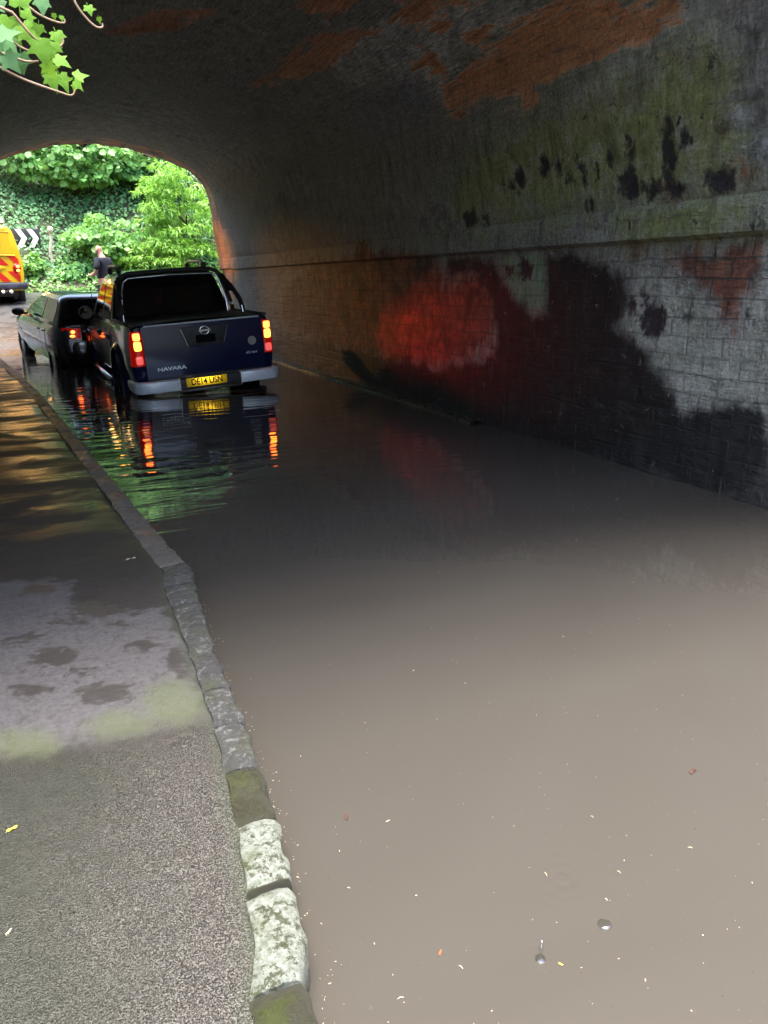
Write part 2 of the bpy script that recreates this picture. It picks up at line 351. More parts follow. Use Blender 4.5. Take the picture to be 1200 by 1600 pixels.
PAVE={
 'damp':[[(-0.02, 2.776), (-0.038, 2.737), (-0.079, 2.728), (-0.128, 2.751), (-0.168, 2.799), (-0.183, 2.854), (-0.167, 2.896), (-0.125, 2.907), (-0.074, 2.882), (-0.034, 2.831)], [(-0.122, 2.562), (-0.134, 2.541), (-0.163, 2.539), (-0.199, 2.556), (-0.229, 2.586), (-0.24, 2.619), (-0.23, 2.641), (-0.2, 2.644), (-0.163, 2.627), (-0.133, 2.595)], [(0.137, 2.42), (0.116, 2.388), (0.069, 2.385), (0.015, 2.411), (-0.027, 2.457), (-0.042, 2.506), (-0.023, 2.54), (0.025, 2.545), (0.081, 2.518), (0.124, 2.47)], [(0.163, 3.158), (0.14, 3.119), (0.089, 3.114), (0.03, 3.143), (-0.017, 3.196), (-0.033, 3.254), (-0.012, 3.295), (0.039, 3.303), (0.101, 3.272), (0.149, 3.217)], [(-0.073, 3.528), (-0.086, 3.496), (-0.119, 3.489), (-0.159, 3.509), (-0.192, 3.548), (-0.205, 3.593), (-0.192, 3.626), (-0.159, 3.634), (-0.117, 3.614), (-0.084, 3.573)], [(-0.131, 3.021), (-0.138, 3.003), (-0.156, 2.999), (-0.179, 3.009), (-0.197, 3.031), (-0.204, 3.056), (-0.197, 3.075), (-0.179, 3.08), (-0.156, 3.069), (-0.138, 3.046)], [(0.027, 2.632), (0.017, 2.619), (-0.006, 2.619), (-0.034, 2.632), (-0.056, 2.653), (-0.063, 2.675), (-0.054, 2.689), (-0.031, 2.689), (-0.002, 2.675), (0.02, 2.653)], [(0.263, 2.747), (0.249, 2.723), (0.223, 2.717), (0.194, 2.731), (0.172, 2.76), (0.166, 2.793), (0.179, 2.819), (0.205, 2.825), (0.236, 2.811), (0.258, 2.78)], [(0.343, 2.584), (0.326, 2.53), (0.301, 2.505), (0.279, 2.516), (0.266, 2.559), (0.267, 2.621), (0.284, 2.678), (0.309, 2.707), (0.334, 2.695), (0.346, 2.648)], [(-0.195, 3.015), (-0.203, 3.005), (-0.225, 3.007), (-0.253, 3.021), (-0.276, 3.04), (-0.285, 3.059), (-0.277, 3.069), (-0.254, 3.067), (-0.226, 3.054), (-0.203, 3.034)], [(0.204, 2.98), (0.193, 2.966), (0.168, 2.966), (0.14, 2.98), (0.118, 3.002), (0.11, 3.025), (0.121, 3.04), (0.146, 3.04), (0.175, 3.026), (0.197, 3.003)], [(0.032, 3.083), (0.019, 3.074), (-0.012, 3.079), (-0.049, 3.098), (-0.08, 3.122), (-0.091, 3.143), (-0.079, 3.153), (-0.047, 3.147), (-0.009, 3.129), (0.021, 3.104)]],
 'dry':[[(-0.305, 3.736), (-0.007, 3.632), (0.004, 3.287), (0.191, 3.088), (0.321, 3.096), (0.36, 2.717), (0.332, 2.436), (0.334, 2.127), (0.179, 2.124), (-0.053, 2.179), (-0.26, 2.242), (-0.397, 2.289), (-0.525, 3.87)]],
 'moss':[[(0.34, 2.257), (0.307, 2.184), (0.255, 2.156), (0.201, 2.182), (0.165, 2.251), (0.158, 2.343), (0.188, 2.425), (0.243, 2.46), (0.303, 2.431), (0.339, 2.352)], [(-0.092, 2.216), (-0.113, 2.179), (-0.165, 2.176), (-0.228, 2.206), (-0.28, 2.258), (-0.302, 2.315), (-0.284, 2.355), (-0.231, 2.36), (-0.164, 2.328), (-0.111, 2.272)], [(0.171, 2.204), (0.149, 2.17), (0.101, 2.165), (0.047, 2.191), (0.004, 2.238), (-0.01, 2.291), (0.011, 2.328), (0.06, 2.335), (0.117, 2.308), (0.16, 2.257)]],
}
BROWN_LEAF_AT=[(1.612, 1.428), (0.603, 1.676)]
ORANGE_AT=[(0.629, 1.174)]
YELLOW_AT=[(0.85, 1.04)]
HUSK_AT=[(1.212, 1.391), (0.974, 1.27), (1.142, 1.199), (1.056, 1.142), (1.364, 1.189), (0.987, 0.934), (0.515, 1.433), (0.7, 1.613), (0.503, 1.11), (0.652, 1.123), (0.505, 1.098), (2.46, 2.655), (1.681, 3.18), (1.368, 1.88), (1.258, 2.168), (1.021, 0.84), (1.183, 0.969), (0.576, 1.998), (1.13, 2.335), (1.806, 2.325), (2.591, 3.269), (0.658, 1.007), (0.398, 1.401), (1.409, 1.036), (0.653, 1.342), (0.611, 0.998), (0.507, 1.257), (0.539, 1.561), (0.828, 2.085), (1.18, 1.225), (1.273, 0.951)]
SPLASH_AT=[(0.82, 1.07)]
BUBBLE_AT=[(1.005, 1.085)]
RING_AT=[(1.005, 1.24)]
PAVE_AT=[(-0.221, 1.857), (-0.221, 1.508), (0.279, 3.763)]

# ------------------------------------------------------------------ levels
def rz(y):
    """Road level along the tunnel: flooded dip, then a climb beyond the far portal."""
    return float(np.interp(y, [-60, -6, 11, 13.5, 15.5, 18, 21.5, 24.5, 28, 34, 120], [0.1, -0.34, -0.34, -0.31, -0.2, 0.0, 0.46, 0.86, 1.2, 1.5, 1.5]))
KO = [(0.16, -30.0), (0.2, -2.0), (0.27, 0.4)] + KERB_OUT + [(-1.15, 19.5), (-2.0, 25.0), (-3.5, 31.0)]
KOY = [p[1] for p in KO]; KOX = [p[0] for p in KO]
def kox(y): return float(np.interp(y, KOY, KOX))
def pz(y): return max(0.11, rz(y) + 0.11)
def kw_(y): return float(np.interp(y, [1.0, 2.0, 2.6, 3.3, 5, 17], [0.115, 0.1, 0.095, 0.14, 0.12, 0.12]))

# ------------------------------------------------------------------ flood water
def water_material():
    b = NB('muddy flood water')
    v = b.coords()
    sep = b.n('SeparateXYZ'); b.l(v, sep.inputs[0])
    y = sep.outputs[1]; x = sep.outputs[0]
    swirl = b.noise(b.coords((0.5, 0.9, 1)), 1.0, 3, 0.5, 0.6)
    col = b.mix(b.rng(swirl, 0.3, 0.7), (0.058, 0.0525, 0.044), (0.05, 0.0445, 0.0365))
    silt = b.rng(b.noise(v, 90, 2, 0.5), 0.68, 0.8)
    col = b.mix(b.math('MULTIPLY', silt, 0.25), col, (0.12, 0.113, 0.095))
    b.l(col, b.b.inputs['Base Color'])
    b.b.inputs['Roughness'].default_value = 0.025
    b.b.inputs['IOR'].default_value = 1.333
    # long low ripples crossing the tunnel, growing towards the vehicles
    wv = b.noise(b.coords((0.9, 4.2, 1)), 1.0, 2, 0.45, 0.7)
    wv2 = b.noise(b.coords((3.0, 10.0, 1)), 1.0, 2, 0.5, 0.3)
    amp = b.rng(y, 2.6, 7.0, 0.02, 1.0, True)
    lull = b.rng(b.noise(b.coords((0.35, 0.5, 1)), 1.0, 1), 0.35, 0.6, 0.35, 1.0)
    h = b.math('ADD', b.math('MULTIPLY', wv, 0.011), b.math('MULTIPLY', wv2, 0.0018))
    h = b.math('MULTIPLY', h, b.math('MULTIPLY', amp, lull))
    for (rx, ry, k, a) in [(RING_AT[0][0], RING_AT[0][1], 190.0, 0.0013), (BUBBLE_AT[0][0], BUBBLE_AT[0][1], 260.0, 0.0003), (SPLASH_AT[0][0], SPLASH_AT[0][1], 300.0, 0.0003), (1.32, 2.9, 150.0, 0.0003), (2.1, 2.4, 120.0, 0.0002)]:
        dx = b.math('SUBTRACT', x, rx); dy = b.math('SUBTRACT', y, ry)
        r = b.math('SQRT', b.math('ADD', b.math('MULTIPLY', dx, dx), b.math('MULTIPLY', dy, dy)))
        e = b.math('POWER', 2.718, b.math('MULTIPLY', r, -26.0))
        h = b.math('ADD', h, b.math('MULTIPLY', b.math('MULTIPLY', b.math('SINE', b.math('MULTIPLY', r, k)), e), a))
    b.l(b.bump(h, 1.0, 1.0), b.b.inputs['Normal'])
    return b.m
MW = water_material()
g = G()
g.grid(lambda u, v: (u, v, 0.0), list(np.linspace(-9, 12, 22)), list(np.linspace(-14, 18.6, 34)))
g.build('flood_water', MW, smooth=0, kind='structure')

# ------------------------------------------------------------------ ground, road, pavement
def asphalt(name, wet=0.25):
    b = NB(name)
    v = b.coords()
    agg = b.noise(v, 160, 3, 0.6); big = b.noise(v, 1.3, 4, 0.6)
    c = b.mix(b.rng(agg, 0.4, 0.65), (0.025, 0.025, 0.026), (0.075, 0.075, 0.075))
    c = b.mix(b.rng(big, 0.4, 0.7), c, (0.055, 0.054, 0.05))
    b.l(c, b.b.inputs['Base Color'])
    b.l(b.rng(big, 0.35, 0.65, wet, wet + 0.3), b.b.inputs['Roughness'])
    b.l(b.bump(agg, 0.4, 0.006), b.b.inputs['Normal'])
    return b.m
MROAD = asphalt('wet asphalt road', 0.16)
MSOIL = pm('dark leafy soil', (0.05, 0.04, 0.025), (0.03, 0.045, 0.015), 3, 0.9, bump=0.8, bscale=25)

def bank_z(x, y):
    base = rz(y)
    t = 0.0
    if y > 17.0:
        t = max(t, (y - 27.6) * 0.85 + 0.05 * (x - 1.5), 0.95 * (-4.4 - x), 0.8 * (x - 6.4) if y > 17 else 0)
    else:
        t = max(t, 0.9 * (-3.6 - x), 1.6 * (x - 6.4), 0.15 * (-8.0 - y))  # unseen banks on the near side, steepness set to limit incoming sky light
    t = min(max(t, 0.0), 10.5 if y > 17 else 12.5)
    if t > 0: t += 0.22 * math.sin(x * 1.3 + y * 0.7) * min(1, t) + 0.12 * math.sin(x * 2.9 - y * 2.1) * min(1, t)
    return base - 0.03 + t
xs = sorted(set([-110, -70, -45, -30, -22, -3.0, 6.4] + [round(a, 2) for a in np.arange(-16, 20.01, 0.8)] + [24, 32, 45, 70, 110]))
ys = sorted(set([-110, -70, -40, -25, -15, -11, -8, -5, -4, -2, 0, 1.9, 2.2, 5, 8, 11, 13.5, 15.5] + [round(a, 2) for a in np.arange(17.0, 44.01, 0.8)] + [50, 60, 80, 120, 160]))
g = G(); g.grid(lambda u, v: (u, v, bank_z(u, v)), xs, ys)
g.build('ground', MSOIL, kind='structure')

g = G()
g.grid(lambda u, v: (u, v, rz(v) + 0.012 + 0.02 * math.cos((u - 1.6) / 2.6) - 0.02), list(np.linspace(-1.0, 4.0, 11)), list(np.linspace(-14, 17.4, 60)))
g.grid(lambda u, v: (u, v, rz(v) + 0.012 + 0.02 * math.cos((u - 1.6) / 2.6) - 0.02), list(np.linspace(-4.2, 6.2, 18)), list(np.linspace(17.4, 27.9, 40)))
g.build('road', MROAD, fix=False, kind='structure')

def pavement_material():
    b = NB('damp pavement')
    v = b.coords()
    sep = b.n('SeparateXYZ'); b.l(v, sep.inputs[0]); y = sep.outputs[1]
    def mask(name, amp, sc, w=0.012):
        nn = b.noise(v, sc, 5, 0.65)
        return b.rng(b.math('ADD', b.attr(name), b.math('MULTIPLY', b.math('SUBTRACT', nn, 0.5), amp)), -w, w, 0, 1, True)
    speck = b.noise(b.coords((1, 0.8, 1)), 260, 3, 0.6)
    vor = b.n('TexVoronoi', Scale=190.0); b.l(v, vor.inputs['Vector'])
    chip = b.rng(vor.outputs['Distance'], 0.15, 0.5)
    rain = b.rng(y, 2.05, 2.3, 1, 0, True)                # open to the rain in front of the arch
    # coarse chippings of the open stretch
    cell = b.n('SeparateColor'); b.l(vor.outputs['Color'], cell.inputs[0])
    worm = b.noise(b.coords((1.0, 0.75, 1)), 300, 1.5, 0.5, 0.4)
    lightchip = b.math('MULTIPLY', b.rng(worm, 0.49, 0.58), b.rng(cell.outputs[0], 0.0, 0.7, 0.45, 1.0))
    coarse = b.mix(lightchip, b.mix(b.rng(speck, 0.4, 0.65), (0.03, 0.025, 0.02), (0.014, 0.013, 0.011)), (0.112, 0.107, 0.09))
    coarse = b.mix(b.rng(b.math('ADD', b.attr('edge'), b.math('MULTIPLY', b.noise(v, 5, 5, 0.65), 0.5)), 0.36, 0.72, 0, 0.8), coarse, b.mix(speck, (0.011, 0.014, 0.008), (0.04, 0.041, 0.03)))
    fine = b.mix(b.rng(b.noise(v, 60, 5, 0.7), 0.3, 0.7), (0.026, 0.022, 0.019), (0.045, 0.039, 0.035))
    dry = mask('dry', 0.34, 12, 0.03)
    fine = b.mix(dry, fine, b.mix(b.rng(b.noise(v, 45, 4, 0.7), 0.35, 0.7), (0.066, 0.061, 0.061), (0.1, 0.093, 0.093)))
    damp = mask('damp', 0.22, 30, 0.02)
    mott = b.rng(b.noise(b.coords((1.3, 0.8, 1)), 30, 7, 0.8, 0.5), 0.53, 0.6)
    fine = b.mix(b.math('MAXIMUM', damp, b.math('MULTIPLY', mott, 0.85)), fine, (0.046, 0.041, 0.038))
    c = b.mix(rain, fine, coarse)
    c = b.mix(b.math('MULTIPLY', mask('moss', 0.12, 18, 0.05), 0.55), c, b.mix(speck, (0.045, 0.055, 0.017), (0.115, 0.135, 0.06)))
    edge = b.rng(b.math('ADD', b.attr('edge'), b.math('MULTIPLY', b.noise(v, 14, 4), 0.08)), 0.09, 0.03)
    c = b.mix(b.math('MULTIPLY', edge, 0.55), c, (0.05, 0.062, 0.035))
    b.l(c, b.b.inputs['Base Color'])
    far = b.rng(y, 3.3, 5.0, 0, 1, True)
    puddle = b.rng(b.noise(b.coords((1.1, 2.2, 1)), 1.6, 4, 0.55, 0.4), 0.44, 0.6)
    rr = b.math('SUBTRACT', 0.6, b.math('MULTIPLY', b.math('MULTIPLY', far, puddle), 0.38))
    rr = b.math('SUBTRACT', rr, b.math('MULTIPLY', damp, 0.2))
    rr = b.mix(rain, rr, b.rng(speck, 0.35, 0.65, 0.3, 0.16))
    b.l(rr, b.b.inputs['Roughness'])
    hb = b.math('ADD', b.math('MULTIPLY', b.math('MULTIPLY', speck, rain), 1.0), b.math('MULTIPLY', b.noise(v, 120, 4), 0.2))
    hb = b.math('ADD', hb, b.math('MULTIPLY', b.math('MULTIPLY', chip, rain), 0.45))
    n1 = b.bump(hb, 0.9, 0.006)
    b.l(b.bump(b.noise(b.coords((1.0, 3.0, 1)), 3.0, 3), 0.25, 0.02, n1), b.b.inputs['Normal'])
    return b.m
MPAVE = pavement_material()
pys = list(np.arange(-6, 0.8, 0.5)) + list(np.arange(0.8, 4.6, 0.02)) + list(np.arange(4.6, 17.0, 0.12)) + list(np.arange(17.0, 27.6, 0.4))
nx = 44
V = []; E_ = []
for yy in pys:
    x1 = kox(yy) - kw_(yy) + 0.004
    x0 = -1.02 if yy < 17.2 else x1 - 1.4
    for k in range(nx):
        t = (k / (nx - 1)) ** 0.6
        xx = x0 + (x1 - x0) * t
        V.append((xx, yy, pz(yy) + 0.006 * math.sin(xx * 5 + yy * 2.3) * math.sin(yy * 1.1) - 0.012 * max(0, 1 - (x1 - xx) / 0.08) * (0.5 + 0.5 * math.sin(yy * 3))))
        E_.append(x1 - xx)
F = [(i * nx + k, i * nx + k + 1, (i + 1) * nx + k + 1, (i + 1) * nx + k) for i in range(len(pys) - 1) for k in range(nx - 1)]
me = bpy.data.meshes.new('pavement'); me.from_pydata(V, [], F)
P2 = np.array(V)[:, :2]
for k_, lim in (('dry', 0.5), ('damp', 0.2), ('moss', 0.3)): set_attr(me, k_, sdf(PAVE[k_], P2, lim))
set_attr(me, 'edge', E_)
link('pavement', me, MPAVE, smooth=60, kind='structure')

# ------------------------------------------------------------------ kerbs (stones are their parts)
def stone_mat(name, c1, c2, worn, amount, moss=0.25, rough=0.7):
    b = NB(name); v = b.coords()
    c = b.mix(b.rng(b.noise(v, 75, 6, 0.75), 0.38, 0.62), c1, c2)
    c = b.mix(b.rng(b.noise(v, 38, 8, 0.8, 0.1), 0.55 - amount, 0.57 - amount), worn, c)
    c = b.mix(b.math('MULTIPLY', b.rng(b.noise(v, 7, 4, 0.6), 0.5, 0.66), moss), c, (0.07, 0.085, 0.018))
    sep = b.n('SeparateXYZ'); b.l(v, sep.inputs[0])
    wetline = b.rng(b.math('ADD', sep.outputs[2], b.math('MULTIPLY', b.noise(v, 9, 3), 0.05)), 0.03, 0.075, 0.75, 0)
    c = b.mix(wetline, c, (0.03, 0.03, 0.02))
    b.l(c, b.b.inputs['Base Color'])
    b.l(b.rng(b.noise(v, 12, 3), 0.35, 0.65, rough - 0.35, rough + 0.1), b.b.inputs['Roughness'])
    b.l(b.bump(b.noise(v, 60, 8, 0.8), 1.0, 0.02), b.b.inputs['Normal'])
    return b.m
ST_W = stone_mat('worn white kerb paint', (0.36, 0.385, 0.33), (0.17, 0.19, 0.14), (0.075, 0.08, 0.045), 0.09, 0.45, 0.6)
ST_G = stone_mat('grey kerb stone', (0.085, 0.082, 0.077), (0.05, 0.049, 0.045), (0.19, 0.19, 0.18), 0.14, 0.4)
ST_P = stone_mat('flaking white kerb stone', (0.085, 0.083, 0.074), (0.05, 0.048, 0.043), (0.2, 0.2, 0.19), 0.12, 0.4)
ST_M = stone_mat('mossy kerb stone', (0.06, 0.08, 0.01), (0.034, 0.046, 0.007), (0.05, 0.048, 0.028), -0.06, 0.7, 0.5)
ST_B = stone_mat('brown wet kerb stone', (0.1, 0.085, 0.07), (0.06, 0.05, 0.042), (0.16, 0.14, 0.12), -0.04, 0.15, 0.55)
ST_L = stone_mat('black wet ledge', (0.03, 0.028, 0.025), (0.018, 0.017, 0.016), (0.05, 0.045, 0.04), -0.04, 0.1, 0.5)
kerb = thing('kerb', None, None); kerb['kind'] = 'structure'
def kerb_stone(y0, y1, mat, seed, rough_edge, nseg=10):
    r = random.Random(seed); secs = []
    dz = r.uniform(-0.003, 0.004); gap = 0.003
    ph = r.uniform(0, 9)
    for i in range(nseg + 1):
        t = i / nseg
        yy = y0 + gap + (y1 - y0 - 2 * gap) * t
        xo = kox(yy) + 0.003 * math.sin(yy * 31 + ph) - (rough_edge * 0.4 * (abs(2 * t - 1) ** 8))
        xi = xo - kw_(yy); z = pz(yy) + 0.012 + dz
        endd = 0.012 * abs(2 * t - 1) ** 8
        wob = lambda s: rough_edge * 0.6 * math.sin(yy * 47 * s + ph * s) + rough_edge * 0.3 * math.sin(yy * 93 * s + ph)
        zb = min(-0.25, rz(yy) - 0.05) if yy < 17 else rz(yy) - 0.2
        secs.append([(xi, yy, zb), (xi, yy, z - 0.03), (xi + 0.004, yy, z - 0.006 - endd + wob(1.3) * 0.2), (xi + kw_(yy) * 0.35, yy, z - endd + wob(1.0) * 0.4), (xi + kw_(yy) * 0.7, yy, z - endd + wob(1.7) * 0.4),
                     (xo - 0.012 + wob(0.8) * 0.5, yy, z - 0.006 - endd), (xo - 0.002 + wob(1.1) * 0.5, yy, z - 0.022), (xo + wob(0.9) * 0.4, yy, z - 0.07), (xo + wob(1.4) * 0.5, yy, 0.0), (xo + 0.004, yy, zb)])
    G().loft(secs).build('kerb_stone', mat, kerb, smooth=50)
cuts = [-0.6, -0.1, 0.42, 0.72, 0.93, 1.145, 1.39, 1.405, 1.63, 1.86, 2.1, 2.33, 2.6, 2.86, 3.1, 3.33, 3.58, 3.85]
mats = [ST_G, ST_G, ST_M, ST_G, ST_M, ST_W, ST_M, ST_W, ST_M, ST_P, ST_P, ST_G, ST_P, ST_P, ST_P, ST_P, ST_B]
for i in range(len(cuts) - 1):
    kerb_stone(cuts[i], cuts[i + 1], mats[i], i, 0.012 if 0.9 < cuts[i] < 3.6 else 0.007, 4 if cuts[i + 1] - cuts[i] < 0.05 else 16)
yy = 3.85; i = 50
while yy < 20:
    L_ = 0.42 + 0.12 * random.random()
    kerb_stone(yy, yy + L_, ST_B, i, 0.008); yy += L_; i += 1
g = G()
g.grid(lambda u, v: (u, v, 0.022 + 0.006 * math.sin(v * 5) - (0.35 if u < 3.83 else 0)), [3.80, 3.84, 3.93, 4.02], list(np.linspace(6.6, 16.1, 50)))
g.build('low_ledge', ST_L, kerb, smooth=50)

# ------------------------------------------------------------------ the bridge
bridge = thing('railway_bridge', 'dark arched brick bridge with flaking mossy vault spanning the flooded road', 'bridge')
def lining_material():
    b = NB('flaking limewashed brick vault')
    uv = b.n('TexCoord').outputs['UV']
    def mp(sx, sy):
        q = b.n('Mapping'); q.inputs['Scale'].default_value = (sx, sy, 1); b.l(uv, q.inputs[0]); return q.outputs[0]
    u1 = mp(1, 1)
    drip = mp(3.0, 0.8)                        # runs stretched down the wall
    along = mp(0.55, 3.6)                       # scars stretched along the courses
    sep = b.n('SeparateXYZ'); b.l(u1, sep.inputs[0]); Y, S = sep.outputs[0], sep.outputs[1]
    nz = {}
    def N_(key, vec, sc, d=5, r=0.65, di=0.3):
        if key not in nz: nz[key] = b.noise(vec, sc, d, r, di)
        return nz[key]
    e1 = N_('e1', u1, 3.2, 7, 0.68); e2 = N_('e2', drip, 4.0, 6, 0.65); e3 = N_('e3', along, 3.0, 7, 0.7)
    def mask(name, e, amp, w=0.02):
        return b.rng(b.math('ADD', b.attr(name), b.math('MULTIPLY', b.math('SUBTRACT', e, 0.5), amp)), -w, w, 0, 1, True)
    big = N_('big', u1, 0.7, 4, 0.6); mid = N_('mid', u1, 5.0, 7, 0.7); fin = N_('fin', u1, 38, 6, 0.7)
    wall = b.rng(S, 2.15, 2.25, 1, 0)          # below the string course
    roof = b.rng(S, 3.3, 3.9, 0, 1)
    streak0 = N_('streak', mp(1.2, 9.0), 5.0, 6, 0.7, 0.4)
    plaster = b.mix(b.rng(big, 0.35, 0.65), (0.235, 0.24, 0.185), (0.35, 0.35, 0.295))
    plaster = b.mix(b.rng(mid, 0.42, 0.62), plaster, (0.15, 0.155, 0.115))
    plaster = b.mix(b.rng(fin, 0.3, 0.75), plaster, (0.42, 0.41, 0.38))
    soot = b.mix(b.rng(mid, 0.4, 0.6), (0.1, 0.1, 0.105), (0.48, 0.475, 0.47))
    c = plaster
    c = b.mix(b.math('MULTIPLY', roof, b.rng(e3, 0.45, 0.62)), c, soot)
    c = b.mix(mask('grey', e3, 0.9, 0.12), c, b.mix(b.rng(mid, 0.4, 0.6), (0.66, 0.68, 0.66), (0.36, 0.37, 0.37)))
    c = b.mix(b.math('MULTIPLY', mask('blue', e1, 0.5, 0.15), 0.7), c, b.mix(b.rng(mid, 0.4, 0.6), (0.36, 0.39, 0.5), (0.22, 0.25, 0.33)))
    grn = b.mix(b.rng(e2, 0.35, 0.65), (0.38, 0.42, 0.13), (0.24, 0.28, 0.09))
    grn = b.mix(b.rng(mid, 0.5, 0.66), grn, (0.5, 0.49, 0.37))
    c = b.mix(b.math('MULTIPLY', mask('green', b.math('ADD', b.math('MULTIPLY', e2, 0.5), b.math('MULTIPLY', e1, 0.5)), 1.5, 0.28), 0.85), c, grn)
    c = b.mix(mask('teal', e2, 0.25, 0.05), c, b.mix(b.rng(e2, 0.4, 0.6), (0.18, 0.36, 0.22), (0.3, 0.42, 0.29)))
    pale = b.mix(b.rng(N_('p', mp(1.2, 1.0), 2.4, 5, 0.6), 0.35, 0.65), (0.58, 0.57, 0.5), (0.38, 0.4, 0.31))
    pale = b.mix(b.rng(fin, 0.5, 0.75), pale, (0.6, 0.6, 0.54))
    c = b.mix(mask('pale', e2, 0.8, 0.16), c, pale)
    def bricks(vec, wd, ht, mort, c1, c2, cm):
        k = b.n('TexBrick'); b.l(vec, k.inputs['Vector'])
        k.inputs['Scale'].default_value = 1.0
        k.inputs['Brick Width'].default_value = wd; k.inputs['Row Height'].default_value = ht
        k.inputs['Mortar Size'].default_value = mort; k.inputs['Mortar Smooth'].default_value = 0.6; k.inputs['Bias'].default_value = 0.0
        for nm, cc in (('Color1', c1), ('Color2', c2), ('Mortar', cm)): k.inputs[nm].default_value = (*cc, 1)
        return k
    wob = b.n('Mapping'); vm = b.n('VectorMath', operation='ADD'); b.l(u1, vm.inputs[0])
    vsc = b.n('VectorMath', operation='SCALE'); nzc = b.n('TexNoise', Scale=2.5); b.l(u1, nzc.inputs['Vector'])
    b.l(nzc.outputs['Color'], vsc.inputs[0]); vsc.inputs['Scale'].default_value = 0.05; b.l(vsc.outputs[0], vm.inputs[1])
    kb = bricks(vm.outputs[0], 0.225, 0.075, 0.008, (0.8, 0.37, 0.19), (0.7, 0.3, 0.15), (0.6, 0.33, 0.19))
    kr = bricks(vm.outputs[0], 0.30, 0.125, 0.009, (0.42, 0.14, 0.085), (0.30, 0.13, 0.08), (0.17, 0.11, 0.085))
    bc = b.mix(b.rng(mid, 0.35, 0.68), kb.outputs[0], (0.76, 0.37, 0.2))
    stk = N_('streak', mp(1.2, 9.0), 5.0, 6, 0.7, 0.4)
    bc = b.mix(b.rng(stk, 0.5, 0.68, 0, 0.6), bc, (0.45, 0.24, 0.14))
    bc = b.mix(b.rng(stk, 0.5, 0.32, 0, 0.5), bc, (0.85, 0.5, 0.3))
    bc = b.mix(b.rng(e3, 0.55, 0.7), bc, (0.3, 0.2, 0.16))
    mb = mask('brick', e3, 0.8, 0.03)
    c = b.mix(mb, c, bc)
    rc = b.mix(b.rng(mid, 0.42, 0.68), kr.outputs[0], (0.09, 0.05, 0.04))
    rc = b.mix(b.math('MULTIPLY', b.rng(N_('rdk', mp(1.4, 1.0), 2.6, 7, 0.7, 0.6), 0.47, 0.6), 0.8), rc, (0.045, 0.03, 0.026))
    mr = mask('red', b.math('ADD', b.math('MULTIPLY', e2, 0.5), b.math('MULTIPLY', e1, 0.5)), 0.9, 0.09)
    c = b.mix(mr, c, rc)
    blk = b.mix(b.rng(e2, 0.35, 0.7), (0.011, 0.011, 0.011), (0.026, 0.028, 0.023))
    tide = b.rng(b.math('ADD', S, b.math('MULTIPLY', e2, 0.35)), 1.05, 1.25, 1, 0, True)   # damp black foot of the wall
    c = b.mix(b.math('MAXIMUM', mask('black', e1, 0.4, 0.07), b.math('MULTIPLY', tide, 0.85)), c, blk)
    e4 = N_('e4', mp(1.3, 0.9), 9.0, 4, 0.55, 0.6)
    e5 = N_('e5', mp(1.5, 0.8), 20.0, 6, 0.7, 0.4)
    e4 = b.math('ADD', b.math('MULTIPLY', e4, 0.6), b.math('MULTIPLY', e5, 0.4))
    sp = mask('spot', e4, 0.34, 0.03)
    flake = b.math('MULTIPLY', b.rng(N_('flake', mp(1.8, 1.0), 5.5, 6, 0.7, 0.7), 0.635, 0.66), b.rng(b.attr('green'), -0.1, 0.1, 0.25, 1.0))
    sp = b.math('MAXIMUM', sp, b.math('MULTIPLY', flake, b.math('SUBTRACT', 1.0, roof)))
    halo = b.math('SUBTRACT', mask('spot', e4, 0.42, 0.07), sp, True)
    c = b.mix(b.math('MULTIPLY', halo, 0.35), c, (0.6, 0.58, 0.5))
    c = b.mix(sp, c, (0.045, 0.04, 0.045))
    c = b.mix(b.math('MULTIPLY', mask('soot', e3, 0.9, 0.12), 0.8), c, soot)
    pits = b.rng(N_('pits', u1, 11, 4, 0.6, 0.6), 0.66, 0.72)
    c = b.mix(b.math('MULTIPLY', pits, 0.7), c, soot)
    salt = b.rng(N_('salt', mp(1.5, 2.5), 6.0, 6, 0.75, 1.0), 0.67, 0.75)
    c = b.mix(b.math('MULTIPLY', b.math('MULTIPLY', salt, roof), 0.5), c, (0.65, 0.65, 0.65))
    grime = b.rng(N_('grime', mp(2.2, 0.55), 3.0, 7, 0.72, 0.5), 0.5, 0.68)
    c = b.mix(b.math('MULTIPLY', grime, b.math('SUBTRACT', 0.6, b.math('MULTIPLY', roof, 0.4))), c, (0.05, 0.05, 0.045))
    lime = b.rng(N_('lime', mp(5.0, 0.7), 3.5, 7, 0.75, 0.6), 0.6, 0.72)
    c = b.mix(b.math('MULTIPLY', lime, 0.3), c, (0.5, 0.5, 0.44))
    scab = b.rng(N_('scab', u1, 16, 5, 0.7, 1.2), 0.6, 0.68)
    c = b.mix(b.math('MULTIPLY', scab, b.math('SUBTRACT', 0.45, b.math('MULTIPLY', roof, 0.2))), c, (0.09, 0.085, 0.08))
    deep = b.rng(b.math('ADD', Y, b.math('MULTIPLY', e1, 3.0)), 11.0, 14.5, 0, 0.72, True)     # colour darkened towards the far mouth
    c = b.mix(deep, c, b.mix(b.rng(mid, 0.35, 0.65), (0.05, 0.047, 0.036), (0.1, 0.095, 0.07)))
    tex = b.math('MULTIPLY', b.rng(streak0, 0.32, 0.68, 0.5, 1.55), b.rng(fin, 0.3, 0.7, 0.7, 1.3))
    texw = b.math('MULTIPLY', b.rng(N_('drip2', mp(9, 2.2), 4.0, 7, 0.75, 0.5), 0.3, 0.7, 0.62, 1.32), b.rng(fin, 0.3, 0.7, 0.75, 1.25))
    tv = b.mix(roof, texw, tex)
    c = b.mix(1.0, c, tv, 'MULTIPLY')
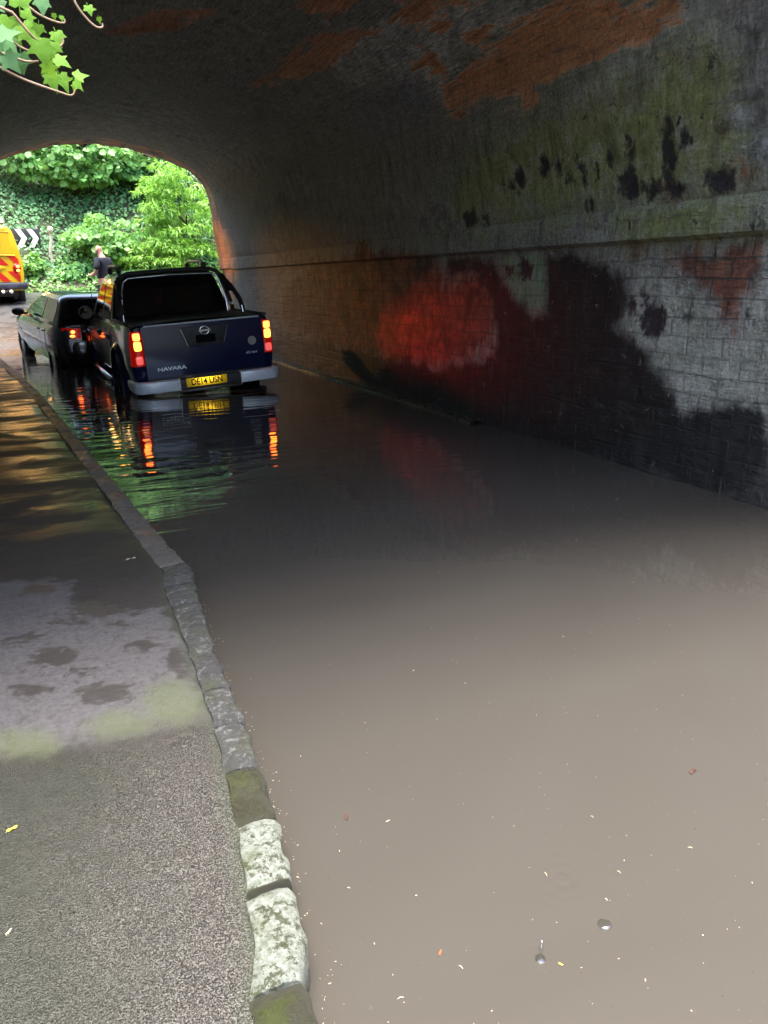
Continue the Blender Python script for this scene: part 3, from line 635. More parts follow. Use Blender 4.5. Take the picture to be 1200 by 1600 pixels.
    # joints ghosting through the limewash of the lower wall
    joint = b.math('MULTIPLY', b.math('MULTIPLY', kr.outputs['Fac'], wall), b.rng(mid, 0.4, 0.65, 0.35, 0.0))
    c = b.mix(joint, c, (0.06, 0.06, 0.055))
    b.l(c, b.b.inputs['Base Color'])
    b.l(b.rng(e2, 0.3, 0.7, 0.55, 0.9), b.b.inputs['Roughness'])
    streak = N_('streak', mp(1.2, 9.0), 5.0, 6, 0.7, 0.4)
    hh = b.math('ADD', b.math('ADD', b.math('MULTIPLY', mid, 0.8), b.math('MULTIPLY', b.math('MULTIPLY', streak, roof), 0.9)), b.math('MULTIPLY', fin, 0.25))
    hh = b.math('SUBTRACT', hh, b.math('MULTIPLY', mb, 0.35))
    hh = b.math('SUBTRACT', hh, b.math('MULTIPLY', b.math('MULTIPLY', kb.outputs['Fac'], mb), 0.12))
    hh = b.math('SUBTRACT', hh, b.math('MULTIPLY', b.math('MULTIPLY', kr.outputs['Fac'], wall), 0.55))
    hh = b.math('SUBTRACT', hh, b.math('MULTIPLY', sp, 0.4))
    hh = b.math('SUBTRACT', hh, b.math('MULTIPLY', scab, 0.35))
    n1 = b.bump(hh, 0.9, 0.03)
    b.l(b.bump(e3, 0.7, 0.12, n1), b.b.inputs['Normal'])
    return b.m
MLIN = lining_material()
PR = np.array(PROF); seg = np.hypot(*np.diff(PR, axis=0).T); SS = np.concatenate([[0], np.cumsum(seg)])
def prof_at(s): return np.interp(s, SS, PR[:, 0]), np.interp(s, SS, PR[:, 1])
svals = np.unique(np.round(np.concatenate([np.arange(0, SS[-1], 0.055), SS]), 4)); svals = svals[np.concatenate([[True], np.diff(svals) > 0.006])]
yvals = np.concatenate([np.arange(2.3, 11, 0.06), np.arange(11, 17.16, 0.12)])
YY, S2 = np.meshgrid(yvals, svals, indexing='ij')
X0, Z0 = prof_at(S2.ravel())
dx = np.gradient(np.interp(svals, SS, PR[:, 0]), svals); dz = np.gradient(np.interp(svals, SS, PR[:, 1]), svals)
nl = np.hypot(dx, dz); NX = np.tile(-dz / nl, len(yvals)); NZ = np.tile(dx / nl, len(yvals))
PP = np.stack([YY.ravel(), S2.ravel()], 1)
lump = 0.022 * vnoise(PP, 3, 1.6) + 0.016 * vnoise(PP, 5, 4.5) + 0.010 * vnoise(PP, 9, 11)
lump *= np.interp(S2.ravel(), [0, 2.1, 2.6, 3.3, 8.0, 9.0], [0.25, 0.3, 0.6, 1.4, 1.4, 0.3])
lump += np.interp(np.abs(YY.ravel() - 16.6), [0, 1.2], [0.02, 0.0])
brick_d = sdf(PATCH['brick'], PP, 0.5); spot_d = sdf(PATCH['spot'], PP, 0.3)
lump -= 0.03 * np.clip((brick_d + 0.05 * vnoise(PP, 21, 9)) / 0.06, 0, 1) + 0.012 * np.clip(spot_d / 0.03, 0, 1)
VX = X0 + NX * lump; VZ = Z0 + NZ * lump
V = np.stack([VX, YY.ravel(), VZ], 1)
ns = len(svals)
I, J = np.meshgrid(np.arange(len(yvals) - 1), np.arange(ns - 1), indexing='ij'); A = (I * ns + J).ravel()
F = np.stack([A, A + 1, A + ns + 1, A + ns], 1)
me = bpy.data.meshes.new('vault'); me.from_pydata(V.tolist(), [], F.tolist())
uvl = me.uv_layers.new(name='UVMap')
li = np.zeros(len(me.loops), np.int32); me.loops.foreach_get('vertex_index', li)
uvl.data.foreach_set('uv', PP[li].astype(np.float32).ravel())
for k_ in PATCH: set_attr(me, k_, brick_d if k_ == 'brick' else spot_d if k_ == 'spot' else sdf(PATCH[k_], PP, 0.6))
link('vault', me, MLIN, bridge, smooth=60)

def masonry(name, c1, c2, cm, wd=0.225, ht=0.075, stain=(0.05, 0.045, 0.04)):
    b = NB(name)
    tc = b.n('TexCoord'); v = tc.outputs['Object']
    q = b.n('Mapping'); q.inputs['Rotation'].default_value = (R(90), 0, 0); b.l(v, q.inputs[0])
    sep = b.n('SeparateXYZ'); b.l(v, sep.inputs[0]); cmb = b.n('CombineXYZ')
    b.l(b.math('ADD', sep.outputs[0], sep.outputs[1]), cmb.inputs[0]); b.l(sep.outputs[2], cmb.inputs[1])
    k = b.n('TexBrick'); b.l(cmb.outputs[0], k.inputs['Vector']); k.inputs['Scale'].default_value = 1
    k.inputs['Brick Width'].default_value = wd; k.inputs['Row Height'].default_value = ht; k.inputs['Mortar Size'].default_value = 0.008
    for nm, cc in (('Color1', c1), ('Color2', c2), ('Mortar', cm)): k.inputs[nm].default_value = (*cc, 1)
    c = b.mix(b.rng(b.noise(b.coords((1, 1, 0.4)), 2.5, 6, 0.65), 0.42, 0.68), k.outputs[0], stain)
    b.l(c, b.b.inputs['Base Color']); b.b.inputs['Roughness'].default_value = 0.85
    hh = b.math('SUBTRACT', b.math('MULTIPLY', b.noise(v, 30, 5, 0.7), 0.6), k.outputs['Fac'])
    b.l(b.bump(hh, 0.8, 0.01), b.b.inputs['Normal'])
    return b.m
MBR = masonry('weathered portal brick', (0.5, 0.27, 0.13), (0.4, 0.2, 0.1), (0.25, 0.22, 0.18))
MFILL = masonry('sooty engineering brick', (0.12, 0.09, 0.075), (0.09, 0.07, 0.06), (0.1, 0.095, 0.09))
def offset_profile(d):
    P = PR; T = np.gradient(P, axis=0); T /= np.linalg.norm(T, axis=1)[:, None]
    out = P + d * np.stack([T[:, 1], -T[:, 0]], 1)
    return out
def ring(name, di, do, y0, y1, mat, jit=0.0, jamb=None):
    jamb = di if jamb is None else jamb
    a = offset_profile(di); c_ = offset_profile(do); secs = []
    r = random.Random(3)
    # refine along the arch so that the brick edge is not ruler-straight
    tt = np.linspace(0, 1, 150); base = SS / SS[-1]
    for t in tt:
        d_in = float(np.interp(t, [0, 0.24, 0.31, 1], [jamb, jamb * 0.8, di, di])); a = offset_profile(d_in); a0 = offset_profile(0.02 if jamb != di else di)
        o_ = [np.interp(t, base, a0[:, i]) for i in (0, 1)]
        p = [np.interp(t, base, a[:, i]) for i in (0, 1)]; q = [np.interp(t, base, c_[:, i]) for i in (0, 1)]
        j = r.uniform(-jit, jit)
        secs.append([(o_[0] + j * 0.3, y0, o_[1] + j * 0.3), ((p[0] * 2 + o_[0]) / 3 + j, (y0 + y1 * 2) / 3, (p[1] * 2 + o_[1]) / 3 + j), (p[0] + j * 0.3, y1, p[1] + j), (q[0], y1, q[1]), (q[0], y0, q[1])])
    return G().loft(secs).build(name, mat, bridge, smooth=30)
ring('portal_arch', -0.03, 0.45, 16.75, 17.52, MBR, 0.006, -0.15)
ring('portal_arch', 0.0, 0.45, 1.98, 2.36, MBR, 0.006)
def spandrel(y0, y1):
    a = offset_profile(0.4); ctr = np.array([1.5, 1.4]); n = len(a); secs = []
    for p in a:
        d = p - ctr; k = max(abs(d[0]) / 10.0, abs(d[1]) / 4.6 if d[1] > 0 else abs(d[1]) / 2.2)
        q = ctr + d / max(k, 1e-6)
        secs.append([(p[0], y0, p[1]), (p[0], y1, p[1]), (q[0], y1, q[1]), (q[0], y0, q[1])])
    G().loft(secs).build('spandrel_wall', MFILL, bridge, smooth=0)
spandrel(2.02, 2.33); spandrel(17.13, 17.45)
G().box((-4.9, 9.73, 1.9), (7.2, 14.78, 5.8)).build('abutment', MFILL, bridge, smooth=0)
G().box((8.1, 9.73, 1.9), (7.2, 14.78, 5.8)).build('abutment', MFILL, bridge, smooth=0)
G().box((1.5, 9.73, 5.1), (20.2, 14.78, 0.55)).build('deck', MFILL, bridge, smooth=0)
for y_ in (2.17, 17.3): G().box((1.5, y_, 6.5), (20.4, 0.36, 1.0)).build('parapet', MFILL, bridge, smooth=0, bevel=0.02)

# ------------------------------------------------------------------ vehicle materials
M_NAVY = pm('navy metallic paint', (0.003, 0.006, 0.045), (0.003, 0.006, 0.038), 3, 0.3, 0.38, 0.1, coat=0.7, spec=0.25)
M_BLACKCAR = pm('black car paint', (0.012, 0.013, 0.014), (0.018, 0.018, 0.018), 3, 0.25, 0.34, 0.2, coat=1.0)
M_YELLOW = pm('yellow van paint', (0.66, 0.42, 0.006), (0.6, 0.37, 0.008), 2, 0.32, 0.45, 0.0, coat=0.5)
M_RED = pm('red reflective film', (0.62, 0.02, 0.01), (0.5, 0.015, 0.01), 5, 0.35, 0.45)
M_YREF = pm('yellow reflective film', (0.7, 0.44, 0.015), (0.66, 0.4, 0.015), 5, 0.35, 0.45)
M_CHROME = pm('chrome', (0.75, 0.77, 0.8), (0.6, 0.62, 0.65), 12, 0.12, 0.25, 1.0)
M_DCHROME = pm('dull bumper chrome', (0.8, 0.84, 0.9), (0.62, 0.67, 0.73), 9, 0.35, 0.5, 0.3)
M_PLAST = pm('black plastic', (0.018, 0.018, 0.019), (0.03, 0.03, 0.03), 20, 0.5, 0.65, bump=0.15, bscale=200)
M_NVPLAST = pm('dark blue grey bumper plastic', (0.035, 0.035, 0.055), (0.05, 0.05, 0.07), 8, 0.45, 0.6)
M_COVER = pm('black vinyl bed cover', (0.012, 0.012, 0.013), (0.02, 0.02, 0.021), 14, 0.4, 0.55, bump=0.2, bscale=60)
M_GLASS = pm('dark tinted glass', (0.004, 0.005, 0.005), (0.006, 0.007, 0.007), 2, 0.03, 0.06, spec=0.6)
M_GLASS2 = pm('smoked side glass', (0.012, 0.013, 0.01), (0.016, 0.017, 0.013), 2, 0.03, 0.06, spec=0.7)
M_TYRE = pm('tyre rubber', (0.014, 0.014, 0.014), (0.025, 0.024, 0.023), 12, 0.7, 0.85, bump=0.4, bscale=60)
M_RIM = pm('silver alloy', (0.35, 0.35, 0.36), (0.25, 0.25, 0.26), 9, 0.3, 0.45, 0.8)
M_LENSR = pm('lit red lamp lens', (0.2, 0.004, 0.003), (0.15, 0.004, 0.003), 20, 0.15, 0.25, emit=(1, 0.012, 0.004), es=0.025)
M_BULB = pm('bright brake bulb', (0.9, 0.5, 0.2), (0.9, 0.4, 0.15), 20, 0.2, 0.3, emit=(1.0, 0.24, 0.02), es=1.35)
M_BULB2 = pm('bright amber red bulb', (0.9, 0.4, 0.2), (0.9, 0.3, 0.15), 20, 0.2, 0.3, emit=(1.0, 0.13, 0.02), es=1.15)
M_LENSP = pm('pinkish clear lens', (0.75, 0.25, 0.22), (0.7, 0.12, 0.1), 14, 0.12, 0.2, emit=(1, 0.12, 0.1), es=0.1)
M_PLATE = pm('yellow number plate', (0.85, 0.52, 0.015), (0.8, 0.48, 0.015), 6, 0.7, 0.8, spec=0.1)
M_INK = pm('black plate ink', (0.006, 0.006, 0.007), None, 6, 0.9, spec=0.05)
M_BADGE = pm('grey sticker', (0.4, 0.38, 0.34), (0.25, 0.23, 0.2), 60, 0.5)
M_WHITE = pm('white lamp plastic', (0.8, 0.78, 0.76), (0.75, 0.7, 0.68), 6, 0.3)

# ------------------------------------------------------------------ vehicle helpers
def car_body(secs_y, prof, n_top, name, mat, root):
    """Loft a mirrored half section along y. secs_y: (y, xscale, ztop, zbot)."""
    secs = []
    zlo, zhi = prof[0][1], prof[-1][1]
    for (y, sx, zt, zb) in secs_y:
        half = []
        for (x, z) in prof:
            t = (z - zlo) / (zhi - zlo)
            half.append((x * sx, y, zb + t * (zt - zb)))
        ring_ = half + [(-p[0], p[1], p[2]) for p in half[::-1]]
        secs.append(ring_)
    return G().loft(secs).build(name, mat, root, smooth=38)

def greenhouse(tab, name, mat, root, rc=0.09):
    """tab: (z, halfwidth, yrear, yfront). Rounded-rectangle slices, lofted upwards."""
    secs = []
    for (z, hw, yr, yf) in tab:
        r = min(rc, hw * 0.4, (yf - yr) * 0.3); pts = []
        for cx, cy, a0 in ((hw - r, yr + r, -90), (hw - r, yf - r, 0), (-hw + r, yf - r, 90), (-hw + r, yr + r, 180)):
            for k in range(5):
                a = R(a0 + 90 * k / 4); pts.append((cx + r * math.cos(a), cy + r * math.sin(a), z))
        secs.append(pts)
    return G().loft(secs).build(name, mat, root, smooth=40)

def patch(fn, us, vs, th=0.006):
    """A thin curved panel from a surface function fn(u,v)->(point); thickened along +normal."""
    g = G(); P = [[Vector(fn(u, v)) for v in vs] for u in us]; nu, nv = len(us), len(vs)
    N = []
    for i in range(nu):
        for j in range(nv):
            a = P[min(i + 1, nu - 1)][j] - P[max(i - 1, 0)][j]; c = P[i][min(j + 1, nv - 1)] - P[i][max(j - 1, 0)]
            N.append(a.cross(c).normalized())
    top = [P[i][j] + N[i * nv + j] * th for i in range(nu) for j in range(nv)]
    bot = [P[i][j] - N[i * nv + j] * 0.004 for i in range(nu) for j in range(nv)]
    q = lambda o: [(o + i * nv + j, o + (i + 1) * nv + j, o + (i + 1) * nv + j + 1, o + i * nv + j + 1) for i in range(nu - 1) for j in range(nv - 1)]
    fs = q(0) + [f[::-1] for f in q(nu * nv)]
    rim = [i * nv for i in range(nu)] + [(nu - 1) * nv + j for j in range(1, nv)] + [i * nv + nv - 1 for i in range(nu - 2, -1, -1)] + [j for j in range(nv - 2, 0, -1)]
    k = len(rim)
    fs += [(rim[i], rim[(i + 1) % k], nu * nv + rim[(i + 1) % k], nu * nv + rim[i]) for i in range(k)]
    return g.add(top + bot, fs)

def make_wheel(root, c, r, wdt, side):
    g = G()
    g.lathe([(-wdt / 2, r * 0.62), (-wdt / 2, r * 0.9), (-wdt * 0.36, r * 0.985), (-wdt * 0.1, r), (wdt * 0.1, r), (wdt * 0.36, r * 0.985), (wdt / 2, r * 0.9), (wdt / 2, r * 0.62)], 'x', 32, c)
    wh = g.build('wheel', M_TYRE, root, smooth=40)
    g = G()
    xo = side * wdt * 0.42
    g.lathe([(c[0] * 0 - side * wdt * 0.3, 0.02), (-side * wdt * 0.1, r * 0.6), (xo, r * 0.63), (xo * 0.9, r * 0.56)], 'x', 32, c)
    for k in range(6):
        a = 2 * math.pi * k / 6
        g.box((c[0] + xo * 0.8, c[1] + math.cos(a) * r * 0.33, c[2] + math.sin(a) * r * 0.33), (0.025, r * 0.52, 0.07), Euler((a, 0, 0)).to_matrix())
    g.lathe([(xo * 0.7, r * 0.16), (xo, r * 0.14), (xo, 0.005)], 'x', 16, c)
    g.build('rim', M_RIM, wh, smooth=40)
    return wh

# ------------------------------------------------------------------ navy pick-up truck
truck = thing('pickup_truck', 'dark navy double cab pickup with lit tail lights and roll bar standing in water', 'truck', (2.045, 10.36, -0.32), (R(0.9), R(-3.0), R(3.1)))
truck.scale = (1.035, 1.0, 1.02)
TZ = [0.42, 0.5, 0.7, 0.9, 1.05, 1.15, 1.22]; TX = [0.80, 0.895, 0.925, 0.918, 0.904, 0.885, 0.87]
tprof = [(0.0, 0.42), (0.80, 0.42), (0.895, 0.5), (0.925, 0.7), (0.918, 0.9), (0.904, 1.05), (0.886, 1.15), (0.868, 1.205), (0.80, 1.22), (0.0, 1.22)]
bed = car_body([(0.055, 0.955, 1.20, 0.50), (0.075, 0.985, 1.21, 0.48), (0.16, 1.0, 1.215, 0.44), (0.8, 1.0, 1.215, 0.44), (1.555, 0.995, 1.215, 0.44)], tprof, 0, 'cargo_bed', M_NAVY, truck)
cabp = [(0.0, 0.42), (0.80, 0.42), (0.895, 0.5), (0.925, 0.7), (0.918, 0.88), (0.904, 1.02), (0.885, 1.1), (0.855, 1.15), (0.75, 1.17), (0.0, 1.17)]
body = car_body([(1.59, 0.995, 1.18, 0.42), (2.6, 1.0, 1.17, 0.42), (3.7, 1.0, 1.15, 0.42), (4.1, 1.0, 1.12, 0.42), (4.7, 0.98, 1.06, 0.44), (5.05, 0.9, 0.98, 0.46), (5.18, 0.8, 0.9, 0.5)], cabp, 0, 'body', M_NAVY, truck)
wheel_g = lambda y: G().lathe([(-1.3, 0.0001), (-1.3, 0.47), (-0.42, 0.47), (-0.42, 0.0001)], 'x', 32, (0, y, 0.38))
for yw, ob in ((1.16, bed), (4.36, body)):
    cut(ob, [G().loft([[(xx, yw + 0.46 * math.cos(q), 0.40 + 0.46 * math.sin(q)) for q in np.linspace(0, 2 * math.pi, 28, endpoint=False)] for xx in (-1.3, -0.5)]),
             G().loft([[(xx, yw + 0.46 * math.cos(q), 0.40 + 0.46 * math.sin(q)) for q in np.linspace(0, 2 * math.pi, 28, endpoint=False)] for xx in (0.5, 1.3)])])
for sx in (-1, 1):
    for yw in (1.16, 4.36):
        make_wheel(truck, (sx * 0.79, yw, 0.37), 0.37, 0.26, sx)
        fl = []
        for q in np.linspace(R(-8), R(188), 24):
            cy, cz = yw + 0.475 * math.cos(q), 0.40 + 0.475 * math.sin(q)
            oy, oz = yw + 0.56 * math.cos(q), 0.40 + 0.56 * math.sin(q)
            bxo = lerp_tab(oz, TZ, TX)
            fl.append([(sx * 0.84, cy, cz), (sx * 0.962, cy, cz), (sx * 0.968, yw + 0.50 * math.cos(q), 0.40 + 0.50 * math.sin(q)), (sx * (bxo + 0.004), oy, oz), (sx * (bxo - 0.03), oy, oz)])
        G().loft(fl).build('wheel_arch', M_NAVY, truck, smooth=50)
GH = [(1.14, 0.845, 1.60, 4.05), (1.25, 0.83, 1.63, 3.85), (1.47, 0.775, 1.70, 3.5), (1.67, 0.715, 1.76, 3.25), (1.77, 0.67, 1.82, 3.12), (1.82, 0.60, 1.92, 3.0), (1.845, 0.42, 2.1, 2.8), (1.85, 0.1, 2.4, 2.6)]
greenhouse(GH, 'cab', M_NAVY, truck, 0.1)
gz = [t[0] for t in GH]; ghw = [t[1] for t in GH]; gyr = [t[2] for t in GH]; gyf = [t[3] for t in GH]
hw = lambda z: lerp_tab(z, gz, ghw); yr_ = lambda z: lerp_tab(z, gz, gyr); yf_ = lambda z: lerp_tab(z, gz, gyf)
# rear window
patch(lambda u, v: ((hw(v) - 0.075 - 0.03 * max(0, (v - 1.62) / 0.1)) * u, yr_(v) - 0.004, v), list(np.linspace(-1, 1, 13)), list(np.linspace(1.22, 1.72, 8)), 0.006).build('rear_window', M_GLASS, truck, smooth=60)
patch(lambda u, v: (-(hw(v) - 0.12) * u, yf_(v) + 0.004, v), list(np.linspace(-1, 1, 13)), list(np.linspace(1.2, 1.73, 8)), 0.006).build('windscreen', M_GLASS, truck, smooth=60)
for sx in (-1, 1):
    for (ya, yb, zt) in ((1.86, 2.52, 1.68), (2.62, 3.3, 1.68)):
        us = list(np.linspace(0, 1, 8)); vs = list(np.linspace(1.2, zt, 8))
        def side_pt(u, v, ya=ya, yb=yb, sx=sx):
            y0 = max(ya, yr_(v) + 0.13); y1 = min(yb + 0.35 * max(0, (1.5 - v)), yf_(v) - 0.22) if yb > 3 else yb
            uu = u if sx > 0 else 1 - u
            return (sx * (hw(v) + 0.002), y0 + (y1 - y0) * uu, v)
        patch(side_pt, us, vs, 0.005).build('side_window', M_GLASS2, truck, smooth=60)
    for (ya, yb) in ((1.66, 2.56), (2.575, 3.62)):
        def door_pt(u, v, ya=ya, yb=yb, sx=sx):
            uu = u if sx > 0 else 1 - u
            lo = 0.5 + (0.34 * max(0, 1 - (ya - 1.66 + (yb - ya) * uu) / 0.35) ** 2 if ya < 2 else 0)
            z = max(v, lo)
            return (sx * (lerp_tab(z, [0.42, 0.5, 0.7, 0.88, 1.02, 1.1, 1.14], [0.8, 0.895, 0.925, 0.918, 0.904, 0.886, 0.866]) + 0.001), ya + (yb - ya) * uu, z)
        d = patch(door_pt, list(np.linspace(0, 1, 10)), list(np.linspace(0.5, 1.13, 12)), 0.006).build('door', M_NAVY, truck, smooth=60)
        G().box((sx * 0.935, ya + 0.14, 1.0), (0.035, 0.17, 0.035)).box((sx * 0.925, ya + 0.14, 0.985), (0.02, 0.2, 0.075)).build('handle', M_PLAST, d, bevel=0.008)
    G().tube([(sx * 0.86, 1.75, 0.42), (sx * 0.95, 1.8, 0.38), (sx * 0.95, 3.6, 0.38), (sx * 0.86, 3.7, 0.42)], 0.04, 10).build('side_step', M_CHROME, truck)
    # wing mirror
    mg = G().loft([[(sx * (0.98 + 0.11 * math.cos(q) * k), 3.45 + yy, 1.24 + 0.105 * math.sin(q) * k) for q in np.linspace(0, 2 * math.pi, 16, endpoint=False)] for yy, k in ((-0.005, 0.9), (0.0, 1.0), (0.05, 1.0), (0.11, 0.6))])
    mg.box((sx * 0.88, 3.5, 1.2), (0.1, 0.06, 0.06))
    mo = mg.build('wing_mirror', M_PLAST, truck, smooth=40, bevel=0.004)
    G().loft([[(sx * (0.98 + 0.095 * math.cos(q)), 3.44 + yy, 1.24 + 0.09 * math.sin(q)) for q in np.linspace(0, 2 * math.pi, 16, endpoint=False)] for yy in (0.004, -0.006)]).build('mirror_glass', M_GLASS, mo)
# tailgate and its fittings
def tg_pt(u, v):
    return (u, 0.0 + 0.012 * (u / 0.73) ** 2 - 0.018 * math.sin(math.pi * (v - 0.57) / 0.63), v)
tg = patch(lambda u, v: tg_pt(u, v), list(np.linspace(-0.762, 0.762, 20)), list(np.linspace(0.57, 1.2, 12)), 0.05).build('tailgate', M_NAVY, truck, smooth=40)
gy = -0.078
G().prism([(-0.30, 1.16), (0.30, 1.16), (0.22, 0.915), (-0.22, 0.915)], 'y', gy + 0.03, gy).build('handle_garnish', M_PLAST, tg, bevel=0.012)
G().prism([(-0.12, 1.055), (0.13, 1.055), (0.13, 0.955), (-0.12, 0.955)], 'y', gy + 0.005, gy - 0.006).build('handle', M_INK, tg, bevel=0.01)
for sx in (-1, 1):
    G().tube([(sx * 0.298, gy - 0.002, 1.145), (sx * 0.228, gy - 0.002, 0.93)], 0.006, 6).build('trim_line', M_CHROME, tg)
# round emblem: ring crossed by a bar
eg = G(); n_ = 28
eg.loft([[(0.0 + (0.056 + 0.012 * math.cos(p)) * math.cos(q), gy - 0.006 + 0.008 * math.sin(p), 1.105 + (0.048 + 0.010 * math.cos(p)) * math.sin(q)) for p in np.linspace(0, 2 * math.pi, 8, endpoint=False)] for q in np.linspace(0, 2 * math.pi, n_ + 1)], cap0=False, cap1=False)
eg.box((0, gy - 0.012, 1.105), (0.15, 0.012, 0.022))
eg.build('emblem', M_CHROME, tg, smooth=50)
text_mesh('NAVARA', 0.062, M_DCHROME, 'lettering', tg, (-0.46, -0.066, 0.675), (R(90), 0, 0), 0.003, sx=1.45, bold=0.002)
text_mesh('dCi 4x4', 0.042, M_DCHROME, 'lettering', tg, (0.58, -0.066, 0.765), (R(90), 0, 0), 0.003, sx=1.1)
G().lathe([(0, 0.0005), (0, 0.052), (0.006, 0.056)], 'y', 24, (0.60, -0.077, 0.915)).lathe([(-0.003, 0.0005), (-0.003, 0.03), (0.004, 0.033)], 'y', 20, (0.60, -0.077, 0.915)).build('sticker', M_BADGE, tg)
G().tube([(-0.73, -0.035, 1.212), (0.0, -0.055, 1.214), (0.73, -0.035, 1.212)], 0.011, 8).build('chrome_edge', M_DCHROME, tg)
# soft bed cover
G().grid(lambda u, v: (u, v, 1.222 + 0.022 * (1 - (u / 0.8) ** 2) + 0.004 * math.sin(v * 14)), list(np.linspace(-0.8, 0.8, 15)), list(np.linspace(0.03, 1.58, 14))).build('bed_cover', M_COVER, truck, smooth=60)
for sx in (-1, 1):
    G().box((sx * 0.845, 0.82, 1.222), (0.075, 1.46, 0.03)).build('bed_rail', M_PLAST, truck, bevel=0.01)
# tail lights
for sx in (-1, 1):
    def lamp_sec(z, w=1.0, push=0.0):
        xo = lerp_tab(z, TZ, TX) * 0.985
        return [(sx * 0.768, 0.03, z), (sx * 0.768, -0.032 - push, z), (sx * (xo - 0.05), -0.03 - push, z), (sx * (xo - 0.008), 0.01, z), (sx * (xo + 0.012), 0.075, z), (sx * (xo + 0.004), 0.15, z), (sx * (xo - 0.06), 0.15, z)]
    tl = G().loft([lamp_sec(z) for z in (0.735, 0.745, 0.85, 0.95, 1.05, 1.145, 1.155)]).build('tail_light', M_LENSR, truck, bevel=0.004)
    for (z0, z1, mm) in ((1.05, 1.142, M_BULB2), (0.925, 1.04, M_BULB), (0.755, 0.86, M_LENSP)):
        xm = sx * 0.828
        sq = lambda t: math.copysign(abs(t) ** 0.45, t)
        bl = [[(xm + 0.044 * sq(math.cos(q)) * k, -0.032 + yy, (z0 + z1) / 2 + (z1 - z0) / 2 * sq(math.sin(q)) * k) for q in np.linspace(0, 2 * math.pi, 18, endpoint=False)] for yy, k in ((0.004, 1.0), (-0.006, 0.95), (-0.012, 0.7), (-0.014, 0.2))]
        G().loft(bl).build('lamp_lens', mm, tl, smooth=60)
    if sx > 0:        # the reflectors behind the lens throw their light back onto the wall
        for (wy, wz, half, en) in ((8.75, 0.72, 16, 7), (7.85, 0.85, 14, 13), (6.9, 0.8, 12, 12)):
            ld = bpy.data.lights.new('tail_lamp_glow', 'SPOT'); ld.spot_size = R(2 * half); ld.spot_blend = 1.0; ld.shadow_soft_size = 0.06
            ld.color = (1.0, 0.03, 0.006); ld.energy = en
            lo = bpy.data.objects.new('tail_lamp_glow', ld); COL.objects.link(lo); lo.parent = truck
            lo.location = (0.83, -0.09, 1.02)
            bpy.context.view_layer.update()
            dv = truck.matrix_world.inverted() @ Vector((4.0, wy, wz)) - Vector(lo.location)
            lo.rotation_euler = dv.to_track_quat('-Z', 'Y').to_euler()
# bumper
for sx in (-1, 1):
    secs = []
    for (x, y0, k) in ((0.40, -0.10, 1), (0.44, -0.115, 1), (0.72, -0.115, 1), (0.86, -0.09, 1), (0.925, -0.02, 1), (0.945, 0.10, 0.98), (0.945, 0.42, 0.9)):
        zc = 0.465
        secs.append([(sx * x, y0 + 0.10 if x < 0.9 else y0 + 0.05, zc + 0.072 * k), (sx * x, y0 + 0.02, zc + 0.072 * k), (sx * x, y0, zc + 0.06 * k), (sx * x, y0 - 0.004, zc), (sx * x, y0 + 0.012, zc - 0.07 * k), (sx * x, y0 + 0.04, zc - 0.072 * k), (sx * x, y0 + 0.12 if x < 0.9 else y0 + 0.05, zc - 0.072 * k)])
        if x >= 0.9:
            secs[-1] = [(sx * (x - 0.06), y0, zc + 0.072 * k), (sx * (x - 0.012), y0, zc + 0.072 * k), (sx * x, y0, zc + 0.06 * k), (sx * (x + 0.003), y0, zc), (sx * (x - 0.01), y0, zc - 0.07 * k), (sx * (x - 0.03), y0, zc - 0.072 * k), (sx * (x - 0.08), y0, zc - 0.072 * k)]
    G().loft(secs).build('bumper', M_DCHROME, truck, smooth=50)
    G().box((sx * 0.398, -0.106, 0.47), (0.008, 0.03, 0.17)).build('bumper_edge', M_WHITE, truck, bevel=0.002)
G().box((0, -0.03, 0.46), (0.8, 0.12, 0.13)).box((0, -0.07, 0.375), (0.8, 0.11, 0.03)).build('bumper_step', M_PLAST, truck, bevel=0.008)
G().box((0, 0.05, 0.545), (1.5, 0.08, 0.06)).build('sill_panel', M_PLAST, truck, bevel=0.006)
npl = G().box((-0.055, -0.105, 0.475), (0.52, 0.012, 0.111)).build('number_plate', M_PLATE, truck, bevel=0.003)
text_mesh('DE14 USN', 0.108, M_INK, 'plate_lettering', npl, (-0.055, -0.1125, 0.475), (R(90), 0, 0), 0.0015, sx=0.84, bold=0.0024)
pl_ = bpy.data.lights.new('plate_lamp', 'AREA'); pl_.size = 0.3; pl_.size_y = 0.012; pl_.shape = 'RECTANGLE'; pl_.energy = 0.13; pl_.color = (1, 0.95, 0.85)
plo = bpy.data.objects.new('plate_lamp', pl_); COL.objects.link(plo); plo.parent = truck; plo.location = (-0.055, -0.165, 0.556); plo.rotation_euler = (R(25), 0, 0)
G().box((-0.055, -0.135, 0.563), (0.36, 0.09, 0.012)).box((-0.055, -0.176, 0.548), (0.36, 0.008, 0.03)).build('plate_lamp_hood', M_PLAST, truck)
